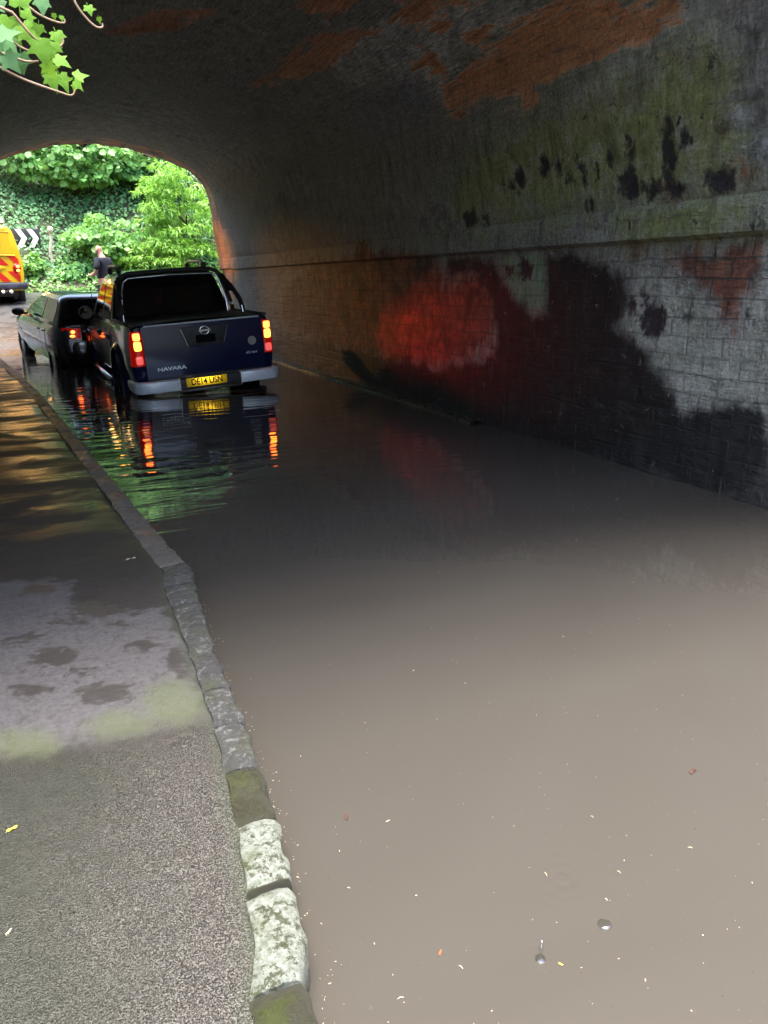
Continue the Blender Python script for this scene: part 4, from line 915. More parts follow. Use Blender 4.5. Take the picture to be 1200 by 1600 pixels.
# roll bar over the bed
hoop = [(-0.80, 1.36, 1.21), (-0.795, 1.40, 1.31), (-0.745, 1.46, 1.56), (-0.705, 1.50, 1.71), (-0.655, 1.515, 1.785), (-0.57, 1.52, 1.815), (0, 1.52, 1.83), (0.57, 1.52, 1.815), (0.655, 1.515, 1.785), (0.705, 1.50, 1.71), (0.745, 1.46, 1.56), (0.795, 1.40, 1.31), (0.80, 1.36, 1.21)]
rb = G().tube(hoop, 0.03, 12).build('roll_bar', M_PLAST, truck, smooth=60)
chin = [(-0.725, 1.38, 1.22), (-0.722, 1.40, 1.38), (-0.685, 1.45, 1.60), (-0.645, 1.475, 1.71), (-0.58, 1.48, 1.755), (0, 1.485, 1.77), (0.58, 1.48, 1.755), (0.645, 1.475, 1.71), (0.685, 1.45, 1.60), (0.722, 1.40, 1.38), (0.725, 1.38, 1.22)]
G().tube(chin, 0.015, 10).build('chrome_trim', M_CHROME, rb, smooth=60)
for sx in (-1, 1):
    G().tube([(sx * 0.70, 1.49, 1.72), (sx * 0.765, 1.22, 1.57), (sx * 0.81, 1.0, 1.39), (sx * 0.815, 0.93, 1.28), (sx * 0.815, 0.92, 1.21)], 0.033, 12).build('brace', M_PLAST, rb, smooth=60)
    G().prism([(1.50, 1.74), (1.22, 1.585), (1.12, 1.50), (1.40, 1.50), (1.47, 1.56)], 'x', sx * 0.735, sx * 0.76).build('brace_plate', M_PLAST, rb, bevel=0.004)
    G().tube([(sx * 0.80, 0.905, 1.31), (sx * 0.805, 0.885, 1.215)], 0.02, 10).build('brace_foot', M_CHROME, rb)
    G().box((sx * 0.76, 1.3, 1.33), (0.035, 0.2, 0.035)).build('tie_bar', M_DCHROME, rb, bevel=0.008)
    # roof rails
    rl = G().tube([(sx * 0.60, 2.0, 1.80), (sx * 0.61, 2.04, 1.90), (sx * 0.60, 2.15, 1.925), (sx * 0.59, 2.85, 1.925), (sx * 0.59, 2.96, 1.90), (sx * 0.58, 3.0, 1.78)], 0.024, 10, squash=0.8).build('roof_rail', M_DCHROME, truck, smooth=60)
    G().box((sx * 0.605, 2.02, 1.86), (0.06, 0.1, 0.09)).build('rail_foot', M_PLAST, rl, bevel=0.02)
    G().box((sx * 0.585, 2.98, 1.85), (0.06, 0.1, 0.09)).build('rail_foot', M_PLAST, rl, bevel=0.02)
G().tube([(-0.1, 2.35, 1.84), (-0.1, 2.3, 1.94)], [0.012, 0.004], 6).build('roof_aerial', M_PLAST, truck)
G().tube([(-0.78, 4.05, 1.12), (-0.79, 4.0, 1.45), (-0.79, 3.98, 1.62)], [0.014, 0.006, 0.004], 6).build('wing_aerial', M_PLAST, truck)

# ------------------------------------------------------------------ black hatchback
car = thing('hatchback_car', 'black hatchback with lit brake light stopped in water beside the pickup', 'car', (1.17, 14.72, -0.26), (R(3.6), 0, R(11.5)))
cprof = [(0.0, 0.2), (0.70, 0.2), (0.80, 0.27), (0.85, 0.45), (0.868, 0.62), (0.862, 0.76), (0.835, 0.88), (0.78, 0.95), (0.62, 0.97), (0.0, 0.97)]
cb = car_body([(0.0, 0.80, 0.93, 0.36), (0.05, 0.90, 0.96, 0.30), (0.2, 0.97, 0.98, 0.25), (0.6, 1.0, 0.98, 0.2), (1.5, 1.0, 0.97, 0.2), (2.6, 1.0, 0.95, 0.2), (3.1, 1.0, 0.92, 0.2), (3.6, 0.97, 0.85, 0.22), (3.9, 0.88, 0.76, 0.25), (4.05, 0.72, 0.66, 0.3)], cprof, 0, 'body', M_BLACKCAR, car)
for yw in (0.72, 3.25):
    for s0, s1 in ((-1.2, -0.45), (0.45, 1.2)):
        cut(cb, [G().loft([[(xx, yw + 0.36 * math.cos(q), 0.31 + 0.36 * math.sin(q)) for q in np.linspace(0, 2 * math.pi, 24, endpoint=False)] for xx in (s0, s1)])])
    for sx in (-1, 1):
        make_wheel(car, (sx * 0.75, yw, 0.31), 0.31, 0.19, sx)
CG = [(0.93, 0.815, 0.10, 3.1), (1.0, 0.79, 0.16, 2.85), (1.15, 0.73, 0.28, 2.5), (1.3, 0.665, 0.42, 2.15), (1.38, 0.62, 0.52, 1.95), (1.425, 0.54, 0.64, 1.8), (1.445, 0.38, 0.8, 1.65), (1.45, 0.1, 1.0, 1.4)]
greenhouse(CG, 'cabin', M_BLACKCAR, car, 0.12)
cz_ = [t[0] for t in CG]; chw = lambda z: lerp_tab(z, cz_, [t[1] for t in CG]); cyr = lambda z: lerp_tab(z, cz_, [t[2] for t in CG]); cyf = lambda z: lerp_tab(z, cz_, [t[3] for t in CG])
patch(lambda u, v: ((chw(v) - 0.13) * u, cyr(v) - 0.003, v), list(np.linspace(-1, 1, 11)), list(np.linspace(1.02, 1.36, 8)), 0.005).build('rear_window', M_GLASS, car, smooth=60)
patch(lambda u, v: (-(chw(v) - 0.13) * u, cyf(v) + 0.003, v), list(np.linspace(-1, 1, 11)), list(np.linspace(1.0, 1.36, 8)), 0.005).build('windscreen', M_GLASS, car, smooth=60)
for sx in (-1, 1):
    for (ya, yb) in ((0.55, 1.28), (1.36, 2.6)):
        def cs(u, v, ya=ya, yb=yb, sx=sx):
            y0 = max(ya, cyr(v) + 0.2); y1 = min(yb, cyf(v) - 0.16)
            return (sx * (chw(v) + 0.002), y0 + (y1 - y0) * (u if sx > 0 else 1 - u), v)
        patch(cs, list(np.linspace(0, 1, 8)), list(np.linspace(0.99, 1.35, 8)), 0.005).build('side_window', M_GLASS2, car, smooth=60)
    for (ya, yb) in ((1.0, 1.34), (1.355, 2.78)):
        def cdp(u, v, ya=ya, yb=yb, sx=sx):
            return (sx * (lerp_tab(v, [0.2, 0.27, 0.45, 0.62, 0.76, 0.88, 0.95], [0.7, 0.8, 0.85, 0.868, 0.862, 0.835, 0.78]) + 0.001), ya + (yb - ya) * (u if sx > 0 else 1 - u), v)
        d = patch(cdp, list(np.linspace(0, 1, 8)), list(np.linspace(0.3, 0.9, 10)), 0.005).build('door', M_BLACKCAR, car, smooth=60)
        G().box((sx * 0.868, ya + 0.16, 0.8), (0.03, 0.18, 0.03)).build('handle', M_BLACKCAR, d, bevel=0.008)
    mg = G().ball((sx * 0.99, 2.42, 1.02), (0.115, 0.07, 0.075), 14, 10); mg.box((sx * 0.87, 2.46, 0.98), (0.12, 0.05, 0.04))
    mg.build('wing_mirror', M_PLAST, car, smooth=60)
    # brake light with a bright core
    tl = patch(lambda u, v, sx=sx: (sx * (0.50 + 0.26 * u if sx > 0 else 0.76 - 0.26 * u) , 0.03 + 0.13 * ((u if sx > 0 else 1 - u) ** 2.2) - 0.05, v), list(np.linspace(0, 1, 9)), list(np.linspace(0.76, 0.93, 6)), 0.02).build('tail_light', M_LENSR, car, smooth=60)
    G().ball((sx * 0.60, 0.0, 0.87), (0.055, 0.03, 0.045), 12, 8).build('lamp_lens', M_BULB2, tl)
    G().ball((sx * 0.61, 0.0, 0.80), (0.065, 0.03, 0.028), 12, 8).build('lamp_lens', M_BULB2, tl)
bs = []
for q in np.linspace(-1, 1, 17):
    x = 0.855 * q; yb = -0.07 + 0.3 * abs(q) ** 5
    bs.append([(x * 0.97, yb + 0.08, 0.70), (x, yb + 0.01, 0.69), (x, yb - 0.01, 0.6), (x, yb, 0.42), (x * 0.98, yb + 0.05, 0.30), (x * 0.96, yb + 0.14, 0.28)])
bp = G().loft(bs).build('bumper', M_BLACKCAR, car, smooth=50)
G().tube([(-0.83 * 1, 0.19, 0.705), (-0.7, 0.02, 0.71), (-0.3, -0.055, 0.71), (0.3, -0.055, 0.71), (0.7, 0.02, 0.71), (0.83, 0.19, 0.705)], 0.007, 6).build('trim_line', M_DCHROME, bp)
patch(lambda u, v: (u, 0.0 + 0.16 * max(0, v - 0.9) + 0.02 * u * u, v), list(np.linspace(-0.48, 0.48, 10)), list(np.linspace(0.72, 0.97, 6)), 0.012).build('boot_lid', M_BLACKCAR, car, smooth=60)

# ------------------------------------------------------------------ yellow maintenance van
van = thing('maintenance_van', 'yellow works van with red chevron rear and rooftop beacon parked on the dry road', 'van', (-1.04, 24.4, rz(24.4) - 0.0), (R(2.0), 0, R(2)))
vprof = [(0.0, 0.38), (0.86, 0.38), (0.93, 0.5), (0.952, 0.8), (0.955, 1.1), (0.935, 1.28), (0.885, 1.55), (0.82, 1.85), (0.78, 1.97), (0.70, 2.06), (0.4, 2.10), (0.0, 2.11)]
vb = car_body([(0.0, 0.965, 2.02, 0.42), (0.02, 0.985, 2.07, 0.40), (0.1, 1.0, 2.10, 0.38), (2.0, 1.0, 2.11, 0.38), (3.4, 0.99, 2.08, 0.38), (4.0, 0.97, 1.55, 0.38), (4.7, 0.93, 1.12, 0.4), (4.95, 0.82, 0.95, 0.45)], vprof, 0, 'body', M_YELLOW, van)
for yw in (1.0, 4.05):
    for s0, s1 in ((-1.2, -0.5), (0.5, 1.2)):
        cut(vb, [G().loft([[(xx, yw + 0.40 * math.cos(q), 0.34 + 0.40 * math.sin(q)) for q in np.linspace(0, 2 * math.pi, 24, endpoint=False)] for xx in (s0, s1)])])
    for sx in (-1, 1): make_wheel(van, (sx * 0.82, yw, 0.33), 0.33, 0.21, sx)
vx = lambda z: lerp_tab(z, [p[1] for p in vprof[1:]], [p[0] for p in vprof[1:]]) * 0.93
tg2 = patch(lambda u, v: (u * (vx(v) - 0.015), -0.006 + 0.03 * u * u, v), list(np.linspace(-1, 1, 12)), list(np.linspace(0.62, 2.0, 18)), 0.018).build('tailgate', M_YELLOW, van, smooth=40)
pan = patch(lambda u, v: (u * (vx(v) - 0.10), -0.028 + 0.03 * u * u, v), list(np.linspace(-1, 1, 12)), list(np.linspace(1.36, 1.88, 8)), 0.008).build('window_panel', M_YREF, tg2, smooth=40)
G().tube([(-0.78, -0.005, 1.31), (-0.4, -0.03, 1.325), (0.4, -0.03, 1.325), (0.78, -0.005, 1.31)], 0.02, 8).build('ledge', M_YREF, tg2)
G().tube([(-0.7, 0.0, 1.915), (0, -0.03, 1.93), (0.7, 0.0, 1.915)], 0.012, 6).build('seam', pm('orange seam', (0.55, 0.2, 0.01), None, 5, 0.5), tg2)
def stripes(z0, z1, slope, name):
    g = G(); h = z1 - z0
    for k in range(-12, 13):
        for x0 in [k * 0.40]:
            # red band leaning to the left going up
            pts = []
            N_ = 6
            for i in range(N_ + 1):
                t = i / N_; z = z0 + h * t; lim = vx(z) - 0.03
                a = max(-lim, min(lim, x0 - slope * t * h)); b_ = max(-lim, min(lim, x0 + 0.20 - slope * t * h)); pts.append((a, b_, z))
            for (a, b_, z), (c_, d_, z2) in zip(pts, pts[1:]):
                if b_ - a < 1e-3 and d_ - c_ < 1e-3: continue
                g.add([(a, -0.029 + 0.03 * a * a, z), (b_, -0.029 + 0.03 * b_ * b_, z), (d_, -0.029 + 0.03 * d_ * d_, z2), (c_, -0.029 + 0.03 * c_ * c_, z2)], [(0, 1, 2, 3)])
    return g.build(name, M_RED, tg2, smooth=0)
stripes(1.06, 1.30, 0.95, 'chevron_marking'); stripes(0.63, 0.90, 0.95, 'chevron_marking')
G().prism([(-0.42, 1.045), (0.42, 1.045), (0.52, 1.0), (0.34, 0.93), (-0.34, 0.93), (-0.52, 1.0)], 'y', -0.032, -0.04).build('plate_recess', M_YREF, tg2, bevel=0.004)
vpl = G().box((0, -0.046, 0.985), (0.5, 0.008, 0.085)).build('number_plate', M_PLATE, tg2)
G().box((0.18, -0.04, 0.735), (0.2, 0.02, 0.05)).build('latch', M_INK, tg2, bevel=0.015)
M_FADE = pm('faded brown lettering', (0.3, 0.14, 0.01), (0.26, 0.12, 0.01), 5, 0.5)
text_mesh('MAINTENANCE', 0.115, M_FADE, 'lettering', pan, (0.0, -0.045, 1.62), (R(90), 0, 0), 0.003, sx=1.15, bold=0.003)
text_mesh('HIGHWAY', 0.06, M_FADE, 'lettering', pan, (0.25, -0.045, 1.755), (R(90), 0, 0), 0.003, sx=1.2)
bs = []
for q in np.linspace(-1, 1, 15):
    x = 1.0 * q; yb = -0.13 + 0.16 * abs(q) ** 6
    bs.append([(x * 0.97, yb + 0.14, 0.60), (x, yb + 0.015, 0.60), (x, yb - 0.01, 0.55), (x, yb, 0.46), (x * 0.985, yb + 0.06, 0.42), (x * 0.96, yb + 0.16, 0.42)])
G().loft(bs).build('bumper', M_NVPLAST, van, smooth=50)
for sx in (-1, 1):
    tl = G().loft([[(sx * (0.80 + 0.115 * math.cos(q) * k), -0.02 + yy + 0.05 * (0.5 + 0.5 * math.cos(q)), 0.98 + 0.135 * math.sin(q) * k) for q in np.linspace(0, 2 * math.pi, 20, endpoint=False)] for yy, k in ((0.06, 1.0), (0.0, 1.0), (-0.03, 0.8), (-0.036, 0.2))]).build('tail_light', M_LENSR, van, smooth=60)
    for dz_, mm in ((0.045, M_BULB), (-0.06, M_BULB)):
        G().ball((sx * 0.815, -0.045, 0.98 + dz_), (0.045, 0.02, 0.035), 12, 8).build('lamp_lens', mm, tl)
G().tube([(0.45, 0.05, 0.40), (0.45, -0.2, 0.36)], 0.03, 8).build('tow_bar', M_PLAST, van)
for sx_ in (0.36, 0.56): G().ball((sx_, -0.16, 0.365), (0.05, 0.05, 0.05)).build('tow_socket', M_WHITE, van)
G().box((0, 2.2, 0.33), (1.5, 4.2, 0.2)).build('underbody', M_PLAST, van)
M_BEACON = pm('lit amber beacon lens', (0.9, 0.6, 0.5), (0.9, 0.5, 0.4), 8, 0.2, emit=(1.0, 0.62, 0.45), es=3.0)
lb = G().box((0, 0.42, 2.15), (1.25, 0.26, 0.05)).build('beacon_bar', M_PLAST, van, bevel=0.02)
for sx in (-1, 1): G().box((sx * 0.42, 0.42, 2.225), (0.4, 0.24, 0.1)).build('beacon_lens', M_BEACON, lb, bevel=0.03)
for sx, en in ((-1, 6), (1, 6)):
    pd = bpy.data.lights.new('beacon_light', 'POINT'); pd.color = (1.0, 0.42, 0.05); pd.energy = en; pd.shadow_soft_size = 0.12
    po = bpy.data.objects.new('beacon_light', pd); COL.objects.link(po); po.parent = van; po.location = (sx * 0.42, 0.2, 2.42)
# the turning reflector throws its beam through the arch
pd = bpy.data.lights.new('beacon_beam', 'SPOT'); pd.color = (1.0, 0.33, 0.03); pd.energy = 620; pd.spot_size = R(10.5); pd.spot_blend = 1.0; pd.shadow_soft_size = 0.1
po = bpy.data.objects.new('beacon_beam', pd); COL.objects.link(po); po.parent = van; po.location = (0.42, 0.1, 2.42)
po.rotation_euler = Vector((4.55, -7.3, -0.95)).to_track_quat('-Z', 'Y').to_euler()
pd = bpy.data.lights.new('beacon_beam', 'SPOT'); pd.color = (1.0, 0.42, 0.06); pd.energy = 230; pd.spot_size = R(15); pd.spot_blend = 1.0; pd.shadow_soft_size = 0.1
po = bpy.data.objects.new('beacon_beam', pd); COL.objects.link(po); po.parent = van; po.location = (0.42, 0.1, 2.42)
po.rotation_euler = Vector((4.6, -13.9, -2.35)).to_track_quat('-Z', 'Y').to_euler()

# ------------------------------------------------------------------ the man by the road
def skin_mesh(name, joints, edges, mat, parent, sub=2):
    me = bpy.data.meshes.new(name)
    me.from_pydata([j[0] for j in joints], edges, [])
    o = bpy.data.objects.new(name, me); COL.objects.link(o)
    sk = o.modifiers.new('skin', 'SKIN')
    for i, j in enumerate(joints):
        sv = me.skin_vertices[0].data[i]; sv.radius = (j[1], j[2] if len(j) > 2 else j[1]); sv.use_root = (i == 0)
    sb = o.modifiers.new('sub', 'SUBSURF'); sb.levels = sub; sb.render_levels = sub
    dg = bpy.context.evaluated_depsgraph_get()
    m2 = bpy.data.meshes.new_from_object(o.evaluated_get(dg))
    bpy.data.objects.remove(o)
    return m2
def join_into(me, g):
    bm = bmesh.new(); bm.from_mesh(me)
    t = bpy.data.meshes.new('t'); t.from_pydata(g.v, [], g.f); bm.from_mesh(t)
    bmesh.ops.recalc_face_normals(bm, faces=bm.faces)
    bm.to_mesh(me); bm.free(); bpy.data.meshes.remove(t)
M_SKIN = pm('skin', (0.42, 0.23, 0.17), (0.36, 0.19, 0.14), 9, 0.5, 0.6)
M_SHIRT = pm('dark navy t-shirt cloth', (0.007, 0.009, 0.02), (0.011, 0.013, 0.026), 6, 0.85, bump=0.4, bscale=30)
M_TROUSER = pm('dark grey trousers', (0.03, 0.03, 0.033), (0.045, 0.045, 0.05), 6, 0.85, bump=0.3, bscale=30)
M_BOOT = pm('black boots', (0.015, 0.014, 0.013), None, 9, 0.5)
M_BEARD = pm('greying beard', (0.16, 0.11, 0.085), (0.1, 0.07, 0.055), 60, 0.9, bump=0.5, bscale=90)
man = thing('person', 'bald man in dark navy t-shirt looking down at his hands beyond the vehicles', 'person', (1.76, 21.5, rz(21.5)), (0, 0, R(48)))
k = 1.0
J = [((0, 0, 0.97), 0.15, 0.12), ((0, 0.01, 1.12), 0.155, 0.125), ((0, 0.0, 1.30), 0.175, 0.125), ((0, -0.02, 1.45), 0.16, 0.105), ((0, -0.01, 1.555), 0.075, 0.07), ((0, 0.035, 1.64), 0.062, 0.066), ((0, 0.065, 1.715), 0.082, 0.092), ((0, 0.07, 1.79), 0.078, 0.092), ((0, 0.06, 1.835), 0.045, 0.05),
     ((0.20, -0.02, 1.49), 0.07), ((0.265, -0.03, 1.33), 0.055), ((0.28, 0.02, 1.19), 0.045), ((0.23, 0.16, 1.15), 0.042), ((0.15, 0.27, 1.15), 0.028),
     ((-0.20, -0.02, 1.49), 0.07), ((-0.265, -0.03, 1.33), 0.055), ((-0.28, 0.02, 1.19), 0.045), ((-0.23, 0.16, 1.13), 0.042), ((-0.12, 0.27, 1.13), 0.028),
     ((0.10, 0, 0.86), 0.1), ((0.11, 0.015, 0.52), 0.065), ((0.115, -0.01, 0.30), 0.06), ((0.115, -0.02, 0.09), 0.042), ((0.125, 0.13, 0.04), 0.04),
     ((-0.10, 0, 0.86), 0.1), ((-0.11, 0.015, 0.52), 0.065), ((-0.115, -0.01, 0.30), 0.06), ((-0.115, -0.02, 0.09), 0.042), ((-0.125, 0.13, 0.04), 0.04)]
Ed = [(0, 1), (1, 2), (2, 3), (3, 4), (4, 5), (5, 6), (6, 7), (7, 8), (3, 9), (9, 10), (10, 11), (11, 12), (12, 13), (3, 14), (14, 15), (15, 16), (16, 17), (17, 18), (0, 19), (19, 20), (20, 21), (21, 22), (22, 23), (0, 24), (24, 25), (25, 26), (26, 27), (27, 28)]
bm_ = skin_mesh('person_body', J, Ed, M_SKIN, man)
g = G()
g.ball((0, 0.165, 1.715), (0.016, 0.022, 0.024))                               # nose
for sx in (-1, 1):
    g.ball((sx * 0.085, 0.06, 1.73), (0.014, 0.024, 0.034))                    # ears
    g.ball((sx * 0.032, 0.145, 1.745), (0.014, 0.01, 0.008))                   # eyes
    w0 = Vector((0.15, 0.27, 1.15)) if sx > 0 else Vector((-0.12, 0.27, 1.13))
    inn = Vector((-sx * 0.5, 0.86, 0.05)).normalized()
    side = Vector((0, 0, 1)).cross(inn).normalized()
    g.ball(tuple(w0 + inn * 0.05), (0.042, 0.048, 0.02))                       # palm
    for f_, (off, ln) in enumerate(((-0.032, 0.062), (-0.011, 0.078), (0.011, 0.085), (0.031, 0.074))):
        p0 = w0 + inn * 0.085 + side * off
        g.tube([p0, p0 + inn * ln * 0.45 + Vector((0, 0, -0.006)), p0 + inn * ln * 0.75 + Vector((0, 0, 0.012)), p0 + inn * ln * 0.8 + Vector((0, 0, 0.035))], [0.0095, 0.009, 0.008, 0.006], 8)
    p0 = w0 + inn * 0.04 + side * (0.038 * sx)
    g.tube([p0, p0 + inn * 0.03 + side * 0.022 * sx + Vector((0, 0, 0.015)), p0 + inn * 0.055 + side * 0.016 * sx + Vector((0, 0, 0.03))], [0.012, 0.011, 0.008], 8)
join_into(bm_, g)
body_o = link('body', bm_, M_SKIN, man, smooth=180)
JS = [((0, 0, 0.93), 0.175, 0.145), ((0, 0.015, 1.10), 0.18, 0.155), ((0, 0.005, 1.30), 0.2, 0.15), ((0, -0.02, 1.45), 0.175, 0.122), ((0, -0.012, 1.535), 0.1, 0.09),
      ((0.205, -0.02, 1.49), 0.092), ((0.272, -0.03, 1.33), 0.078), ((0.283, 0.0, 1.25), 0.072),
      ((-0.205, -0.02, 1.49), 0.092), ((-0.272, -0.03, 1.33), 0.078), ((-0.283, 0.0, 1.25), 0.072)]
link('t_shirt', skin_mesh('shirt', JS, [(0, 1), (1, 2), (2, 3), (3, 4), (3, 5), (5, 6), (6, 7), (3, 8), (8, 9), (9, 10)], None, None), M_SHIRT, man, smooth=180)
JT = [((0, 0, 0.95), 0.165, 0.135), ((0.10, 0, 0.84), 0.118), ((0.11, 0.015, 0.52), 0.088), ((0.115, -0.01, 0.3), 0.078), ((0.115, -0.02, 0.08), 0.07), ((-0.10, 0, 0.84), 0.118), ((-0.11, 0.015, 0.52), 0.088), ((-0.115, -0.01, 0.3), 0.078), ((-0.115, -0.02, 0.08), 0.07)]
link('trousers', skin_mesh('trousers', JT, [(0, 1), (1, 2), (2, 3), (3, 4), (0, 5), (5, 6), (6, 7), (7, 8)], None, None), M_TROUSER, man, smooth=180)
for sx in (-1, 1):
    G().loft([[(sx * 0.12 + 0.05 * math.cos(q) * kx, yy, 0.005 + zz * (0.5 + 0.5 * math.sin(q))) for q in np.linspace(0, 2 * math.pi, 14, endpoint=False)] for yy, kx, zz in ((-0.1, 0.6, 0.08), (-0.07, 1.0, 0.11), (0.0, 1.0, 0.11), (0.1, 1.05, 0.08), (0.17, 0.9, 0.06), (0.2, 0.5, 0.04))]).build('boot', M_BOOT, man, smooth=60)
G().ball((0, 0.115, 1.665), (0.06, 0.055, 0.045), 14, 10).build('beard', M_BEARD, man, smooth=180)

# ------------------------------------------------------------------ chevron sign and stake
M_SGNB = pm('black sign face', (0.012, 0.012, 0.014), (0.02, 0.02, 0.022), 4, 0.4)
M_SGNW = pm('white reflective chevron', (0.8, 0.82, 0.84), (0.72, 0.75, 0.78), 5, 0.4)
M_POST = pm('galvanised post', (0.42, 0.42, 0.4), (0.3, 0.3, 0.28), 8, 0.55, 0.7, 0.3, bump=0.2)
sign = thing('chevron_sign', 'black and white chevron bend sign on grey posts at the ivy bank', 'sign', (-0.42, 28.9, 1.2), (0, 0, R(2)))
pn = G().box((0, 0, 1.62), (1.9, 0.02, 0.58)).build('sign_panel', M_SGNB, sign, bevel=0.004)
for cx in (-0.78, -0.39, 0.0, 0.39, 0.74):
    a, b_ = 0.17, 0.1
    G().prism([(cx - a, 1.90), (cx - a + 0.17, 1.90), (cx + 0.17, 1.62), (cx - a + 0.17, 1.34), (cx - a, 1.34), (cx, 1.62)], 'y', -0.012, -0.016).build('chevron', M_SGNW, pn, smooth=0)
for px in (-0.85, 0.88): G().tube([(px, 0.045, -0.6), (px, 0.045, 2.02)], 0.036, 10).build('post', M_POST, sign)
st = thing('stake', 'pale leaning weathered stake stump beside the chevron sign', 'post', (0.80, 28.5, 1.2))
M_BARK = pm('pale weathered wood', (0.45, 0.42, 0.36), (0.28, 0.25, 0.2), 14, 0.85, bump=0.7, bscale=30)
G().tube([(-0.03, 0, -0.6), (0.0, 0, 0.9), (-0.03, 0.0, 1.2), (0.05, 0.02, 1.55), (0.06, 0.02, 1.9)], [0.05, 0.05, 0.055, 0.05, 0.045], 9).build('shaft', M_BARK, st)
G().ball((0.06, 0.0, 1.86), (0.09, 0.07, 0.12), 10, 7).build('knob', M_BARK, st)

# ------------------------------------------------------------------ foliage
def leaf_mat(name, c1, c2, rough=0.35, trans=0.45):
    b = NB(name)
    t = b.attr('tone')
    c = b.mix(t, c1, c2)
    b.l(c, b.b.inputs['Base Color'])
    b.b.inputs['Roughness'].default_value = rough
    b.b.inputs['Specular IOR Level'].default_value = 0.35
    tr = b.n('BsdfTranslucent'); b.l(b.mix(0.5, c, (0.25, 0.42, 0.05)), tr.inputs[0])
    ms = b.n('MixShader'); ms.inputs[0].default_value = trans * 0.9
    b.l(b.b.outputs[0], ms.inputs[1]); b.l(tr.outputs[0], ms.inputs[2]); b.l(ms.outputs[0], b.out.inputs[0])
    return b.m
SHAPES = {
    'broad': ([(0, 0, 0), (0.42, 0.3, 0.10), (0.36, 0.7, 0.08), (0, 1.0, -0.06), (-0.36, 0.7, 0.08), (-0.42, 0.3, 0.10)], [(0, 1, 2, 3), (0, 3, 4, 5)]),
    'lance': ([(0, 0, 0), (0.15, 0.4, 0.05), (0, 1.0, -0.12), (-0.15, 0.4, 0.05)], [(0, 1, 2), (0, 2, 3)]),
    'ivy': ([(0, 0, 0), (0.45, 0.15, 0.06), (0.25, 0.5, 0.04), (0, 1.0, -0.04), (-0.25, 0.5, 0.04), (-0.45, 0.15, 0.06)], [(0, 1, 2, 3), (0, 3, 4, 5)]),
}
def leaves(name, pos, nrm, size, mat, parent, shape='broad', jit=0.6, droop=0.5, **tags):
    n = len(pos); tv, tf = SHAPES[shape]; tv = np.array(tv); k_ = len(tv)
    N = nrm + RNG.normal(size=(n, 3)) * jit; N /= np.linalg.norm(N, axis=1)[:, None]
    D = RNG.normal(size=(n, 3)); D[:, 2] -= droop; D -= N * (D * N).sum(1)[:, None]; D /= np.linalg.norm(D, axis=1)[:, None]
    S = np.cross(D, N)
    sz = size * RNG.uniform(0.6, 1.35, n)
    V = pos[:, None, :] + sz[:, None, None] * (tv[None, :, 0:1] * S[:, None] + tv[None, :, 1:2] * D[:, None] + tv[None, :, 2:3] * N[:, None])
    V = V.reshape(-1, 3)
    F = []
    for f in tf:
        F.append(np.arange(n)[:, None] * k_ + np.array(f)[None])
    me = bpy.data.meshes.new(name)
    nf = len(tf) * n; L_ = len(tf[0]); allf = np.concatenate(F).astype(np.int32)
    me.vertices.add(len(V)); me.vertices.foreach_set('co', V.astype(np.float32).ravel())
    me.loops.add(nf * L_); me.loops.foreach_set('vertex_index', allf.ravel())
    me.polygons.add(nf); me.polygons.foreach_set('loop_start', np.arange(0, nf * L_, L_, dtype=np.int32))
    me.update(calc_edges=True); me.validate()
    set_attr(me, 'tone', np.repeat(np.clip(RNG.normal(0.5, 0.28, n), 0, 1), k_))
    return link(name, me, mat, parent, 0, **tags)
def clumps(c, r, ncl, per, cr, front=True):
    """Points on the surfaces of clumps spread through an ellipsoid: gives lit tops and shaded gaps."""
    P, N = [], []
    for i in range(ncl):
        d = RNG.normal(size=3); d /= np.linalg.norm(d); rad = RNG.uniform(0.35, 1.0) ** 0.6
        cc = np.array(c) + d * rad * np.array(r)
        rr = cr * RNG.uniform(0.6, 1.3)
        q = RNG.normal(size=(per, 3)); q /= np.linalg.norm(q, axis=1)[:, None]
        q[:, 2] = np.abs(q[:, 2]) * 0.9 - 0.25
        P.append(cc + q * rr * np.array([1.15, 1.15, 0.6]) * RNG.uniform(0.75, 1.05, (per, 1)))
        nn = q + np.array([0, -0.25, 0.65]); N.append(nn / np.linalg.norm(nn, axis=1)[:, None])
    return np.concatenate(P), np.concatenate(N)
M_TRUNK = pm('ivy grown bark', (0.08, 0.06, 0.04), (0.05, 0.045, 0.03), 10, 0.9, bump=0.8, bscale=18)
L_LIME = leaf_mat('fresh broad leaf', (0.13, 0.32, 0.08), (0.28, 0.52, 0.17), 0.4)
L_MID = leaf_mat('mid green leaf', (0.07, 0.23, 0.08), (0.16, 0.38, 0.15), 0.3)
L_DARK = leaf_mat('dark green leaf', (0.02, 0.05, 0.02), (0.05, 0.10, 0.03), 0.4)
L_YEL = leaf_mat('yellow green leaf', (0.14, 0.34, 0.035), (0.30, 0.54, 0.10), 0.35, 0.6)
L_IVY = leaf_mat('ivy leaf', (0.05, 0.17, 0.07), (0.12, 0.27, 0.10), 0.45, 0.3)
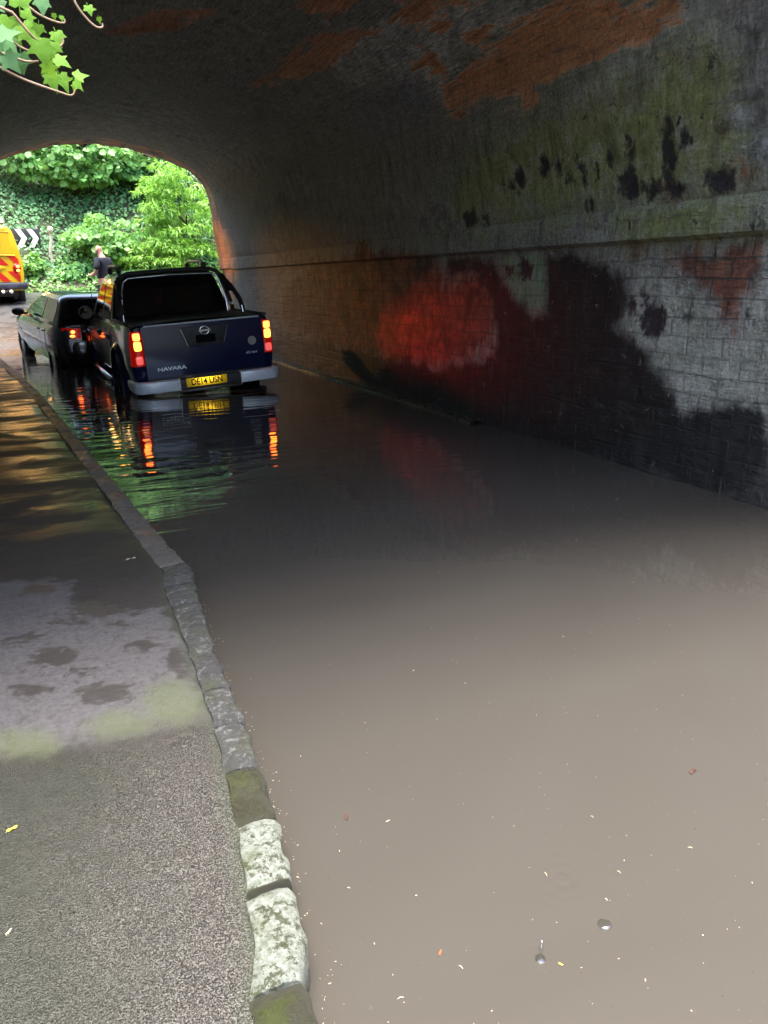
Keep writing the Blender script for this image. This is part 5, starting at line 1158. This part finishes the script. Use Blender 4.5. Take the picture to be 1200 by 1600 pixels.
def plant(name, label, cat, base, crown, r, ncl, per, cr, lsize, mat, shape, h_tr, tr, group=None, droop=0.5, limbs=5, jit=0.6):
    root = thing(name, label, cat, (0, 0, 0), (0, 0, 0), group)
    g = G(); bx_, by_, bz_ = base
    top = (crown[0], crown[1], crown[2] + 0.3 * r[2])
    midp = tuple((base[i] + crown[i]) / 2 + (0.1 if i < 2 else 0) for i in range(3))
    g.tube([(bx_, by_, bz_ - 0.3), midp, crown, top], [tr * 1.2, tr, tr * 0.6, tr * 0.15], 9)
    for i in range(limbs):
        q = i * 2.4; e = (crown[0] + r[0] * 0.8 * math.cos(q), crown[1] + r[1] * 0.8 * math.sin(q), crown[2] + r[2] * (0.3 * math.sin(i * 1.7)))
        s_ = tuple(midp[j] + (crown[j] - midp[j]) * (0.3 + 0.12 * i % 0.6) for j in range(3))
        m_ = tuple((s_[j] + e[j]) / 2 + (0.15 * r[2] if j == 2 else 0) for j in range(3))
        g.tube([s_, m_, e], [tr * 0.5, tr * 0.35, tr * 0.1], 6)
    g.build('trunk' if cat == 'tree' else 'stem', M_TRUNK, root, smooth=60)
    P, N = clumps(crown, r, ncl, per, cr)
    leaves('crown' if cat == 'tree' else 'foliage', P, N, lsize, mat, root, shape, jit, droop)
    return root
BZ = bank_z
plant('broadleaf_tree', 'large pale broad leaved tree overhanging the top of the ivy bank', 'tree', (3.2, 34.5, BZ(3.2, 34.5)), (2.3, 30.9, 6.0), (2.6, 1.0, 1.7), 70, 62, 0.5, 0.205, L_LIME, 'broad', 3, 0.18, droop=0.9)
plant('broadleaf_tree', 'mid green tree leaning over the dark hollow right of the pale tree', 'tree', (5.8, 33.5, BZ(5.8, 33.5)), (4.9, 30.6, 5.4), (1.6, 0.9, 1.2), 34, 64, 0.45, 0.165, L_MID, 'broad', 3, 0.15, droop=0.9)
plant('conifer_tree', 'dark feathery evergreen at the top left of the portal opening', 'tree', (-1.2, 34.5, BZ(-1.2, 34.5)), (-0.5, 31.5, 5.9), (1.3, 0.9, 1.2), 46, 70, 0.5, 0.15, L_DARK, 'lance', 3, 0.2, droop=1.2)
plant('background_tree', 'dark green tree mass filling the top of the bank behind', 'tree', (1.0, 39.0, BZ(1.0, 39.0)), (0.5, 38.0, 11.0), (7.5, 2.0, 3.6), 90, 50, 1.0, 0.28, L_MID, 'broad', 6, 0.3)
plant('background_tree', 'shadowed green tree mass behind the right of the bank', 'tree', (9.5, 38.0, BZ(9.5, 38.0)), (8.0, 36.0, 9.5), (4.5, 2.0, 3.8), 70, 50, 0.9, 0.26, L_DARK, 'broad', 6, 0.3)
plant('willowy_shrub', 'bright yellow green willowy shrub arching beside the right portal jamb', 'shrub', (5.6, 28.6, BZ(5.6, 28.6)), (5.0, 28.2, 3.5), (1.35, 1.0, 1.75), 64, 75, 0.42, 0.20, L_YEL, 'lance', 1.5, 0.06, droop=1.3)
plant('willowy_shrub', 'low pale green weeping shrub under the taller yellow green shrub', 'shrub', (3.9, 28.0, BZ(3.9, 28.0)), (4.1, 27.9, 2.1), (1.3, 0.7, 0.75), 40, 70, 0.36, 0.15, L_YEL, 'lance', 1.0, 0.05, droop=1.2)
plant('leafy_bush', 'light green round leaved bush behind the bald man', 'shrub', (2.5, 28.6, BZ(2.5, 28.6)), (2.5, 28.5, 2.75), (1.1, 0.8, 0.75), 34, 50, 0.34, 0.17, L_LIME, 'broad', 1.0, 0.05)
plant('leafy_bush', 'small fresh green bush directly beneath the chevron sign', 'shrub', (0.18, 28.2, BZ(0.18, 28.2)), (0.16, 28.15, 1.95), (0.24, 0.25, 0.3), 12, 40, 0.18, 0.13, L_LIME, 'broad', 0.6, 0.03)
plant('leafy_bush', 'sprawling bramble with dry stems left of the bald man', 'shrub', (1.35, 28.3, BZ(1.35, 28.3)), (1.3, 28.2, 1.75), (0.5, 0.4, 0.35), 16, 40, 0.22, 0.11, L_MID, 'broad', 0.6, 0.03)
# ivy clothing the whole bank, and the low growth along the verge
n = 36000
px = RNG.uniform(-6, 9.5, n); py = 27.7 + 9.0 * RNG.random(n) ** 0.8
eps = 0.05
zz = np.array([bank_z(a, c) for a, c in zip(px, py)])
gx = (np.array([bank_z(a + eps, c) for a, c in zip(px, py)]) - zz) / eps; gyy = (np.array([bank_z(a, c + eps) for a, c in zip(px, py)]) - zz) / eps
Nn = np.stack([-gx, -gyy, np.ones(n)], 1); Nn /= np.linalg.norm(Nn, axis=1)[:, None]
heap = 0.12 + 0.35 * np.clip(vnoise(np.stack([px, py], 1), 31, 1.6) + 0.25, 0, 1)
P = np.stack([px, py, zz], 1) + Nn * (heap * RNG.uniform(0.2, 1.0, n))[:, None]
leaves('ivy_ground_cover', P, Nn + np.array([0, -0.2, 0.3]), 0.115, L_IVY, None, 'ivy', 0.55, 0.8, label='dark glossy ivy covering the bank beyond the bridge', category='ivy', kind='stuff')
n = 6000
px = RNG.uniform(-3.5, 6.8, n); py = 27.3 + RNG.random(n) * 1.3
zz = np.array([bank_z(a, c) for a, c in zip(px, py)]) + RNG.random(n) ** 1.5 * np.clip(0.15 + 0.45 * (vnoise(np.stack([px, py], 1), 41, 3) + 0.3), 0.1, 0.6) * np.clip((py - 27.2) / 0.5, 0.2, 1)
leaves('verge_undergrowth', np.stack([px, py, zz], 1), np.tile([0, -0.5, 1.0], (n, 1)), 0.10, L_LIME, None, 'broad', 0.7, 0.2, label='low bright green nettles and weeds along the road verge', category='undergrowth', kind='stuff')

# ------------------------------------------------------------------ ivy hanging into the picture near the portal
ivy = thing('ivy_vine', 'bright green ivy sprays hanging in front of the dark arch', 'ivy')
M_VST = pm('pinkish ivy stem', (0.32, 0.2, 0.13), (0.22, 0.15, 0.08), 30, 0.5)
def ivy_leaf_mat(name, c1, c2):
    b = NB(name); v = b.coords()
    c = b.mix(b.rng(b.noise(v, 60, 4, 0.6), 0.3, 0.7), c1, c2)
    b.l(c, b.b.inputs['Base Color']); b.b.inputs['Roughness'].default_value = 0.6; b.b.inputs['Specular IOR Level'].default_value = 0.2
    b.l(b.bump(b.noise(v, 90, 3), 0.3, 0.004), b.b.inputs['Normal'])
    tr = b.n('BsdfTranslucent'); b.l(b.mix(0.5, c, (0.35, 0.6, 0.05)), tr.inputs[0])
    ms = b.n('MixShader'); ms.inputs[0].default_value = 0.35
    b.l(b.b.outputs[0], ms.inputs[1]); b.l(tr.outputs[0], ms.inputs[2]); b.l(ms.outputs[0], b.out.inputs[0])
    return b.m
IV1 = ivy_leaf_mat('young ivy leaf', (0.12, 0.27, 0.02), (0.17, 0.34, 0.035))
IV2 = ivy_leaf_mat('mature ivy leaf', (0.07, 0.19, 0.06), (0.12, 0.25, 0.1))
OUT = [(0, -0.05), (0.22, -0.18), (0.50, -0.10), (0.42, 0.12), (0.68, 0.38), (0.34, 0.42), (0.22, 0.62), (0, 1.0), (-0.22, 0.62), (-0.34, 0.42), (-0.68, 0.38), (-0.42, 0.12), (-0.50, -0.10), (-0.22, -0.18)]
def ivy_leaf(p, d, nrm, size, mat, seed):
    r = random.Random(seed)
    d = Vector(d).normalized(); nrm = Vector(nrm); nrm = (nrm - d * nrm.dot(d)).normalized(); s_ = d.cross(nrm)
    pt = lambda x, y, z: Vector(p) + size * (s_ * x + d * y + nrm * z)
    vs = [pt(0, y, 0.02 - 0.05 * y * y) for y in (0.0, 0.35, 0.7)]
    o = [pt(x * r.uniform(0.88, 1.12), y * r.uniform(0.93, 1.07), 0.13 * abs(x) - 0.10 * y * y - 0.16 * x * x) for x, y in OUT]
    fs = []
    ctr = [0, 0, 0, 0, 1, 1, 1, 2, 2, 1, 1, 1, 0, 0]
    n_ = len(OUT)
    vs += o
    for i in range(n_):
        j = (i + 1) % n_
        a, b_ = ctr[i], ctr[j]
        if a == b_: fs.append((a, 3 + i, 3 + j))
        else: fs.append((a, 3 + i, 3 + j, b_))
    g = G().add(vs, fs)
    g.tube([Vector(p) - d * size * 0.45 - nrm * size * 0.05, Vector(p)], size * 0.03, 5)
    g.build('leaf', mat, ivy, smooth=60)
STEMS= [[(-0.049, 1.72, 1.859), (0.013, 1.72, 1.856), (0.041, 1.72, 1.834), (0.082, 1.72, 1.821)], [(-0.07, 1.68, 1.827), (0.004, 1.68, 1.788), (0.043, 1.68, 1.771), (0.095, 1.68, 1.756), (0.118, 1.68, 1.751), (0.126, 1.68, 1.761)], [(-0.018, 1.76, 1.943), (0.058, 1.76, 1.915), (0.083, 1.76, 1.9), (0.109, 1.76, 1.891), (0.126, 1.76, 1.89), (0.128, 1.76, 1.896)], [(0.038, 1.74, 1.893), (0.068, 1.74, 1.856), (0.092, 1.74, 1.846), (0.11, 1.74, 1.844), (0.119, 1.74, 1.852), (0.118, 1.74, 1.859)], [(0.139, 1.8, 1.983), (0.154, 1.8, 1.937), (0.171, 1.8, 1.913), (0.187, 1.8, 1.9), (0.199, 1.8, 1.9), (0.2, 1.8, 1.907)], [(-0.022, 1.7, 1.826), (0.038, 1.7, 1.808), (0.056, 1.7, 1.806), (0.07, 1.7, 1.808)]]
LV= [((0.049, 1.66, 1.884), (0.048, 0.0, 0.999), 0.0394, 0), ((0.087, 1.69, 1.904), (0.0, 0.0, -1.0), 0.0321, 1), ((0.06, 1.72, 1.881), (0.316, 0.0, 0.949), 0.0272, 0), ((0.053, 1.75, 1.874), (0.6, 0.0, -0.8), 0.0471, 0), ((0.026, 1.78, 1.883), (0.447, 0.0, -0.894), 0.0507, 0), ((0.011, 1.66, 1.834), (0.949, 0.0, 0.316), 0.0447, 1), ((0.077, 1.69, 1.863), (-0.164, 0.0, -0.986), 0.0241, 0), ((0.013, 1.72, 1.826), (0.501, 0.0, 0.865), 0.0545, 1), ((0.011, 1.75, 1.849), (0.685, 0.0, -0.728), 0.0554, 1), ((0.043, 1.78, 1.834), (0.0, 0.0, -1.0), 0.0423, 1), ((0.015, 1.66, 1.802), (0.673, 0.0, -0.74), 0.0394, 1), ((0.075, 1.69, 1.836), (0.164, 0.0, -0.986), 0.0482, 0), ((0.099, 1.72, 1.844), (-0.243, 0.0, -0.97), 0.0354, 0), ((0.075, 1.75, 1.857), (-0.294, 0.0, -0.956), 0.0222, 0), ((0.105, 1.78, 1.833), (0.878, 0.0, -0.479), 0.0366, 0), ((0.082, 1.66, 1.795), (0.385, 0.0, -0.923), 0.0315, 0), ((0.086, 1.69, 1.784), (0.258, 0.0, -0.966), 0.0348, 0), ((0.105, 1.72, 1.791), (0.394, 0.0, -0.919), 0.0354, 0), ((0.109, 1.75, 1.869), (0.263, 0.0, -0.965), 0.0305, 0), ((0.137, 1.78, 1.804), (0.97, 0.0, 0.243), 0.031, 0), ((0.126, 1.66, 1.77), (0.707, 0.0, -0.707), 0.0237, 0), ((0.166, 1.69, 1.902), (0.243, 0.0, -0.97), 0.0214, 0), ((0.186, 1.72, 1.894), (0.11, 0.0, -0.994), 0.0123, 0), ((0.109, 1.75, 1.9), (0.124, 0.0, -0.992), 0.0125, 0), ((0.008, 1.78, 1.911), (0.894, 0.0, 0.447), 0.0338, 1), ((0.116, 1.66, 1.873), (0.0, 0.0, -1.0), 0.0105, 0), ((0.128, 1.69, 1.772), (-0.394, 0.0, -0.919), 0.0161, 0), ((0.015, 1.72, 1.875), (0.447, 0.0, -0.894), 0.0409, 0), ((0.0, 1.75, 1.814), (0.707, 0.0, 0.707), 0.0416, 1)]

for s_ in STEMS:
    pts = [Vector(p) for p in s_]; sm = []
    for i in range(len(pts) - 1):
        a = pts[max(i - 1, 0)]; b_ = pts[i]; c_ = pts[i + 1]; d_ = pts[min(i + 2, len(pts) - 1)]
        for t in (0, 0.25, 0.5, 0.75):
            sm.append(0.5 * ((2 * b_) + (c_ - a) * t + (2 * a - 5 * b_ + 4 * c_ - d_) * t * t + (3 * b_ - a - 3 * c_ + d_) * t ** 3))
    sm.append(pts[-1])
    root = Vector((-1.0, sm[0].y, sm[0].z + 0.15 + 0.1 * math.sin(len(sm))))
    mid_ = (root + sm[0]) / 2 + Vector((0, 0, 0.06))
    path = [root, mid_] + sm
    G().tube(path, [0.0042] * 2 + [0.0026 - 0.0010 * i / len(sm) for i in range(len(sm))], 7).build('stem', M_VST, ivy, smooth=60)
VIEWN = Vector((-0.25, -0.85, 0.5))
for i, (p, d, s_, mt) in enumerate(LV):
    r = random.Random(i)
    d = Vector(d) + Vector((0, r.uniform(-0.35, 0.25), 0))
    ivy_leaf(p, d, VIEWN + Vector((r.uniform(-.5, .5), 0, r.uniform(-.35, .5))), s_ * 0.86, IV2 if mt else IV1, i)


# ------------------------------------------------------------------ things on the water and the pavement
M_HUSK = pm('pale catkin husk', (0.4, 0.36, 0.25), (0.28, 0.24, 0.15), 50, 0.7)
M_BROWNL = pm('brown dead leaf', (0.06, 0.025, 0.015), (0.035, 0.017, 0.011), 60, 0.6)
M_ORANGEL = pm('orange leaf', (0.4, 0.09, 0.015), (0.3, 0.06, 0.012), 60, 0.6)
M_YELL = pm('yellow petal', (0.75, 0.62, 0.05), (0.65, 0.55, 0.05), 60, 0.6)
M_DARKB = pm('dark twig bit', (0.05, 0.035, 0.025), None, 40, 0.8)
rr = random.Random(11)
for i, (x, y) in enumerate(HUSK_AT):
    ln = rr.uniform(0.0035, 0.0075) * (1.0 + 0.25 * max(0, y - 1.3)); a = rr.uniform(0, 3.14)
    dx, dy = math.cos(a) * ln, math.sin(a) * ln
    big = i < 10
    if not big: dx *= 0.35; dy *= 0.35
    o = G().tube([(x - dx, y - dy, 0.001), (x + dy * 0.2, y - dx * 0.2, 0.0022), (x + dx, y + dy, 0.001)], [0.0006, 0.0014, 0.0006], 6).build('seed_husk', M_HUSK, None, smooth=60)
    tag(o, 'tiny pale seed husk floating on the brown flood water', 'seed husk', 'pale husks floating on the water')
def dead_leaf(name, x, y, sz, mat, label, cat, rot, z=0.0):
    g = G(); n_ = 16; vs = [(x, y, z + 0.003)]
    for i in range(n_):
        q = 2 * math.pi * i / n_; rd = sz * (0.75 + 0.35 * abs(math.cos(q)) + 0.14 * math.sin(5 * q + rot))
        c_, s_ = math.cos(q) * rd, math.sin(q) * rd * 0.5
        vs.append((x + c_ * math.cos(rot) - s_ * math.sin(rot), y + c_ * math.sin(rot) + s_ * math.cos(rot), z + 0.0015 + 0.004 * sz / 0.02 * (0.5 + 0.5 * math.sin(3 * q + rot))))
    g.add(vs, [(0, 1 + i, 1 + (i + 1) % n_) for i in range(n_)])
    g.tube([(x - sz * 0.9 * math.cos(rot), y - sz * 0.9 * math.sin(rot), z + 0.002), (x - sz * 1.5 * math.cos(rot + 0.3), y - sz * 1.5 * math.sin(rot + 0.3), z + 0.003)], sz * 0.05, 5)
    tag(g.build(name, mat, None, smooth=60), label, cat)
dead_leaf('dead_leaf', *BROWN_LEAF_AT[0], 0.016, M_BROWNL, 'reddish brown leaf afloat far to the right on the open water', 'leaf', 0.3)
dead_leaf('dead_leaf', *BROWN_LEAF_AT[1], 0.012, M_BROWNL, 'crumpled grey brown leaf afloat near the white kerb stones', 'leaf', 1.2)
dead_leaf('dead_leaf', *ORANGE_AT[0], 0.0065, M_ORANGEL, 'small bright orange leaf scrap floating near the bottom edge', 'leaf', 0.8)
dead_leaf('petal', *YELLOW_AT[0], 0.0045, M_YELL, 'tiny yellow petal floating beside the water splash', 'petal', 2.0)
dead_leaf('dead_leaf', PAVE_AT[0][0], PAVE_AT[0][1], 0.012, M_YELL, 'yellow leaf lying on the wet speckled pavement', 'leaf', 0.4, 0.112)
dead_leaf('dead_leaf', PAVE_AT[1][0], PAVE_AT[1][1], 0.008, M_HUSK, 'small curled straw coloured leaf low at the pavement left edge', 'leaf', 1.0, 0.112)
dead_leaf('dead_leaf', PAVE_AT[2][0], PAVE_AT[2][1], 0.02, M_HUSK, 'pale leaf scrap on the dark pavement inside the arch', 'leaf', 0.1, 0.112)
# drifting specks nobody could count
g = G()
for i in range(550):
    y = 0.75 + 4.2 * rr.random() ** 1.7; x = kox(y) + 0.02 + rr.random() * (2.6 if y < 2.2 else 3.2)
    if x > 3.9: continue
    s_ = rr.uniform(0.0003, 0.0011); a = rr.uniform(0, 3.14); e = rr.uniform(1, 3)
    c_, q_ = math.cos(a), math.sin(a)
    pts = [(-s_ * e, 0), (0, -s_), (s_ * e, 0), (0, s_)]
    g.add([(x + u * c_ - v * q_, y + u * q_ + v * c_, 0.0008) for u, v in pts] + [(x, y, 0.0016)], [(0, 1, 4), (1, 2, 4), (2, 3, 4), (3, 0, 4)])
for i in range(260):
    y = 0.9 + 5.5 * rr.random(); x = kox(y) + 0.006 + abs(rr.gauss(0, 0.02)) + 0.02 * math.sin(y * 9) ** 2
    s_ = rr.uniform(0.0006, 0.0016); a = rr.uniform(0, 3.14); e = rr.uniform(1, 4)
    c_, q_ = math.cos(a), math.sin(a)
    pts = [(-s_ * e, 0), (0, -s_), (s_ * e, 0), (0, s_)]
    g.add([(x + u * c_ - v * q_, y + u * q_ + v * c_, 0.0008) for u, v in pts] + [(x, y, 0.002)], [(0, 1, 4), (1, 2, 4), (2, 3, 4), (3, 0, 4)])
g.build('floating_specks', M_HUSK, smooth=0, label='scattered pale specks of blossom drifting on the flood water', category='debris', kind='stuff')
g = G()
for i in range(220):
    y = 0.75 + 4.0 * rr.random() ** 1.6; x = kox(y) + 0.02 + rr.random() * 2.8
    if x > 3.9: continue
    s_ = rr.uniform(0.0006, 0.0015)
    g.box((x, y, 0.0006), (s_ * rr.uniform(1, 4), s_, 0.0012), Euler((0, 0, rr.uniform(0, 3))).to_matrix())
g.build('floating_dark_specks', M_DARKB, smooth=0, label='scattered dark crumbs of bark drifting on the flood water', category='debris', kind='stuff')
# bubble and drop thrown up by the rain
b = NB('clear water film')
fr = b.n('LayerWeight'); fr.inputs[0].default_value = 0.35
gl = b.n('BsdfGlossy'); gl.inputs['Roughness'].default_value = 0.02
tp = b.n('BsdfTransparent'); tp.inputs[0].default_value = (0.93, 0.94, 0.95, 1)
ms = b.n('MixShader'); b.l(b.math('ADD', b.math('MULTIPLY', fr.outputs[0], 0.16), 0.10, True), ms.inputs[0]); b.l(tp.outputs[0], ms.inputs[1]); b.l(gl.outputs[0], ms.inputs[2]); b.l(ms.outputs[0], b.out.inputs[0])
M_DROP = b.m
bx0, by0 = BUBBLE_AT[0]
g = G(); secs = []
for t in np.linspace(0, math.pi / 2, 8):
    secs.append([(bx0 + 0.0165 * math.cos(t) * math.cos(q), by0 + 0.0165 * math.cos(t) * math.sin(q), 0.0003 + 0.006 * math.sin(t)) for q in np.linspace(0, 2 * math.pi, 24, endpoint=False)])
g.loft(secs, cap0=False, cap1=False)
tag(g.build('water_bubble', M_DROP, None, smooth=180), 'clear domed bubble on the water right of the splash', 'bubble')
sx0, sy0 = SPLASH_AT[0]
sp = G().lathe([(0.0, 0.012), (0.002, 0.009), (0.006, 0.0055), (0.014, 0.004), (0.022, 0.0045), (0.027, 0.006), (0.032, 0.0055), (0.036, 0.003), (0.0375, 0.0002)][::1], 'z', 20, (sx0, sy0, 0.0)).build('water_splash', M_DROP, None, smooth=180)
tag(sp, 'small glassy rain splash spout rising from the water', 'splash')
G().ball((sx0 + 0.001, sy0, 0.047), 0.004, 12, 8).build('droplet', M_DROP, sp, smooth=180)
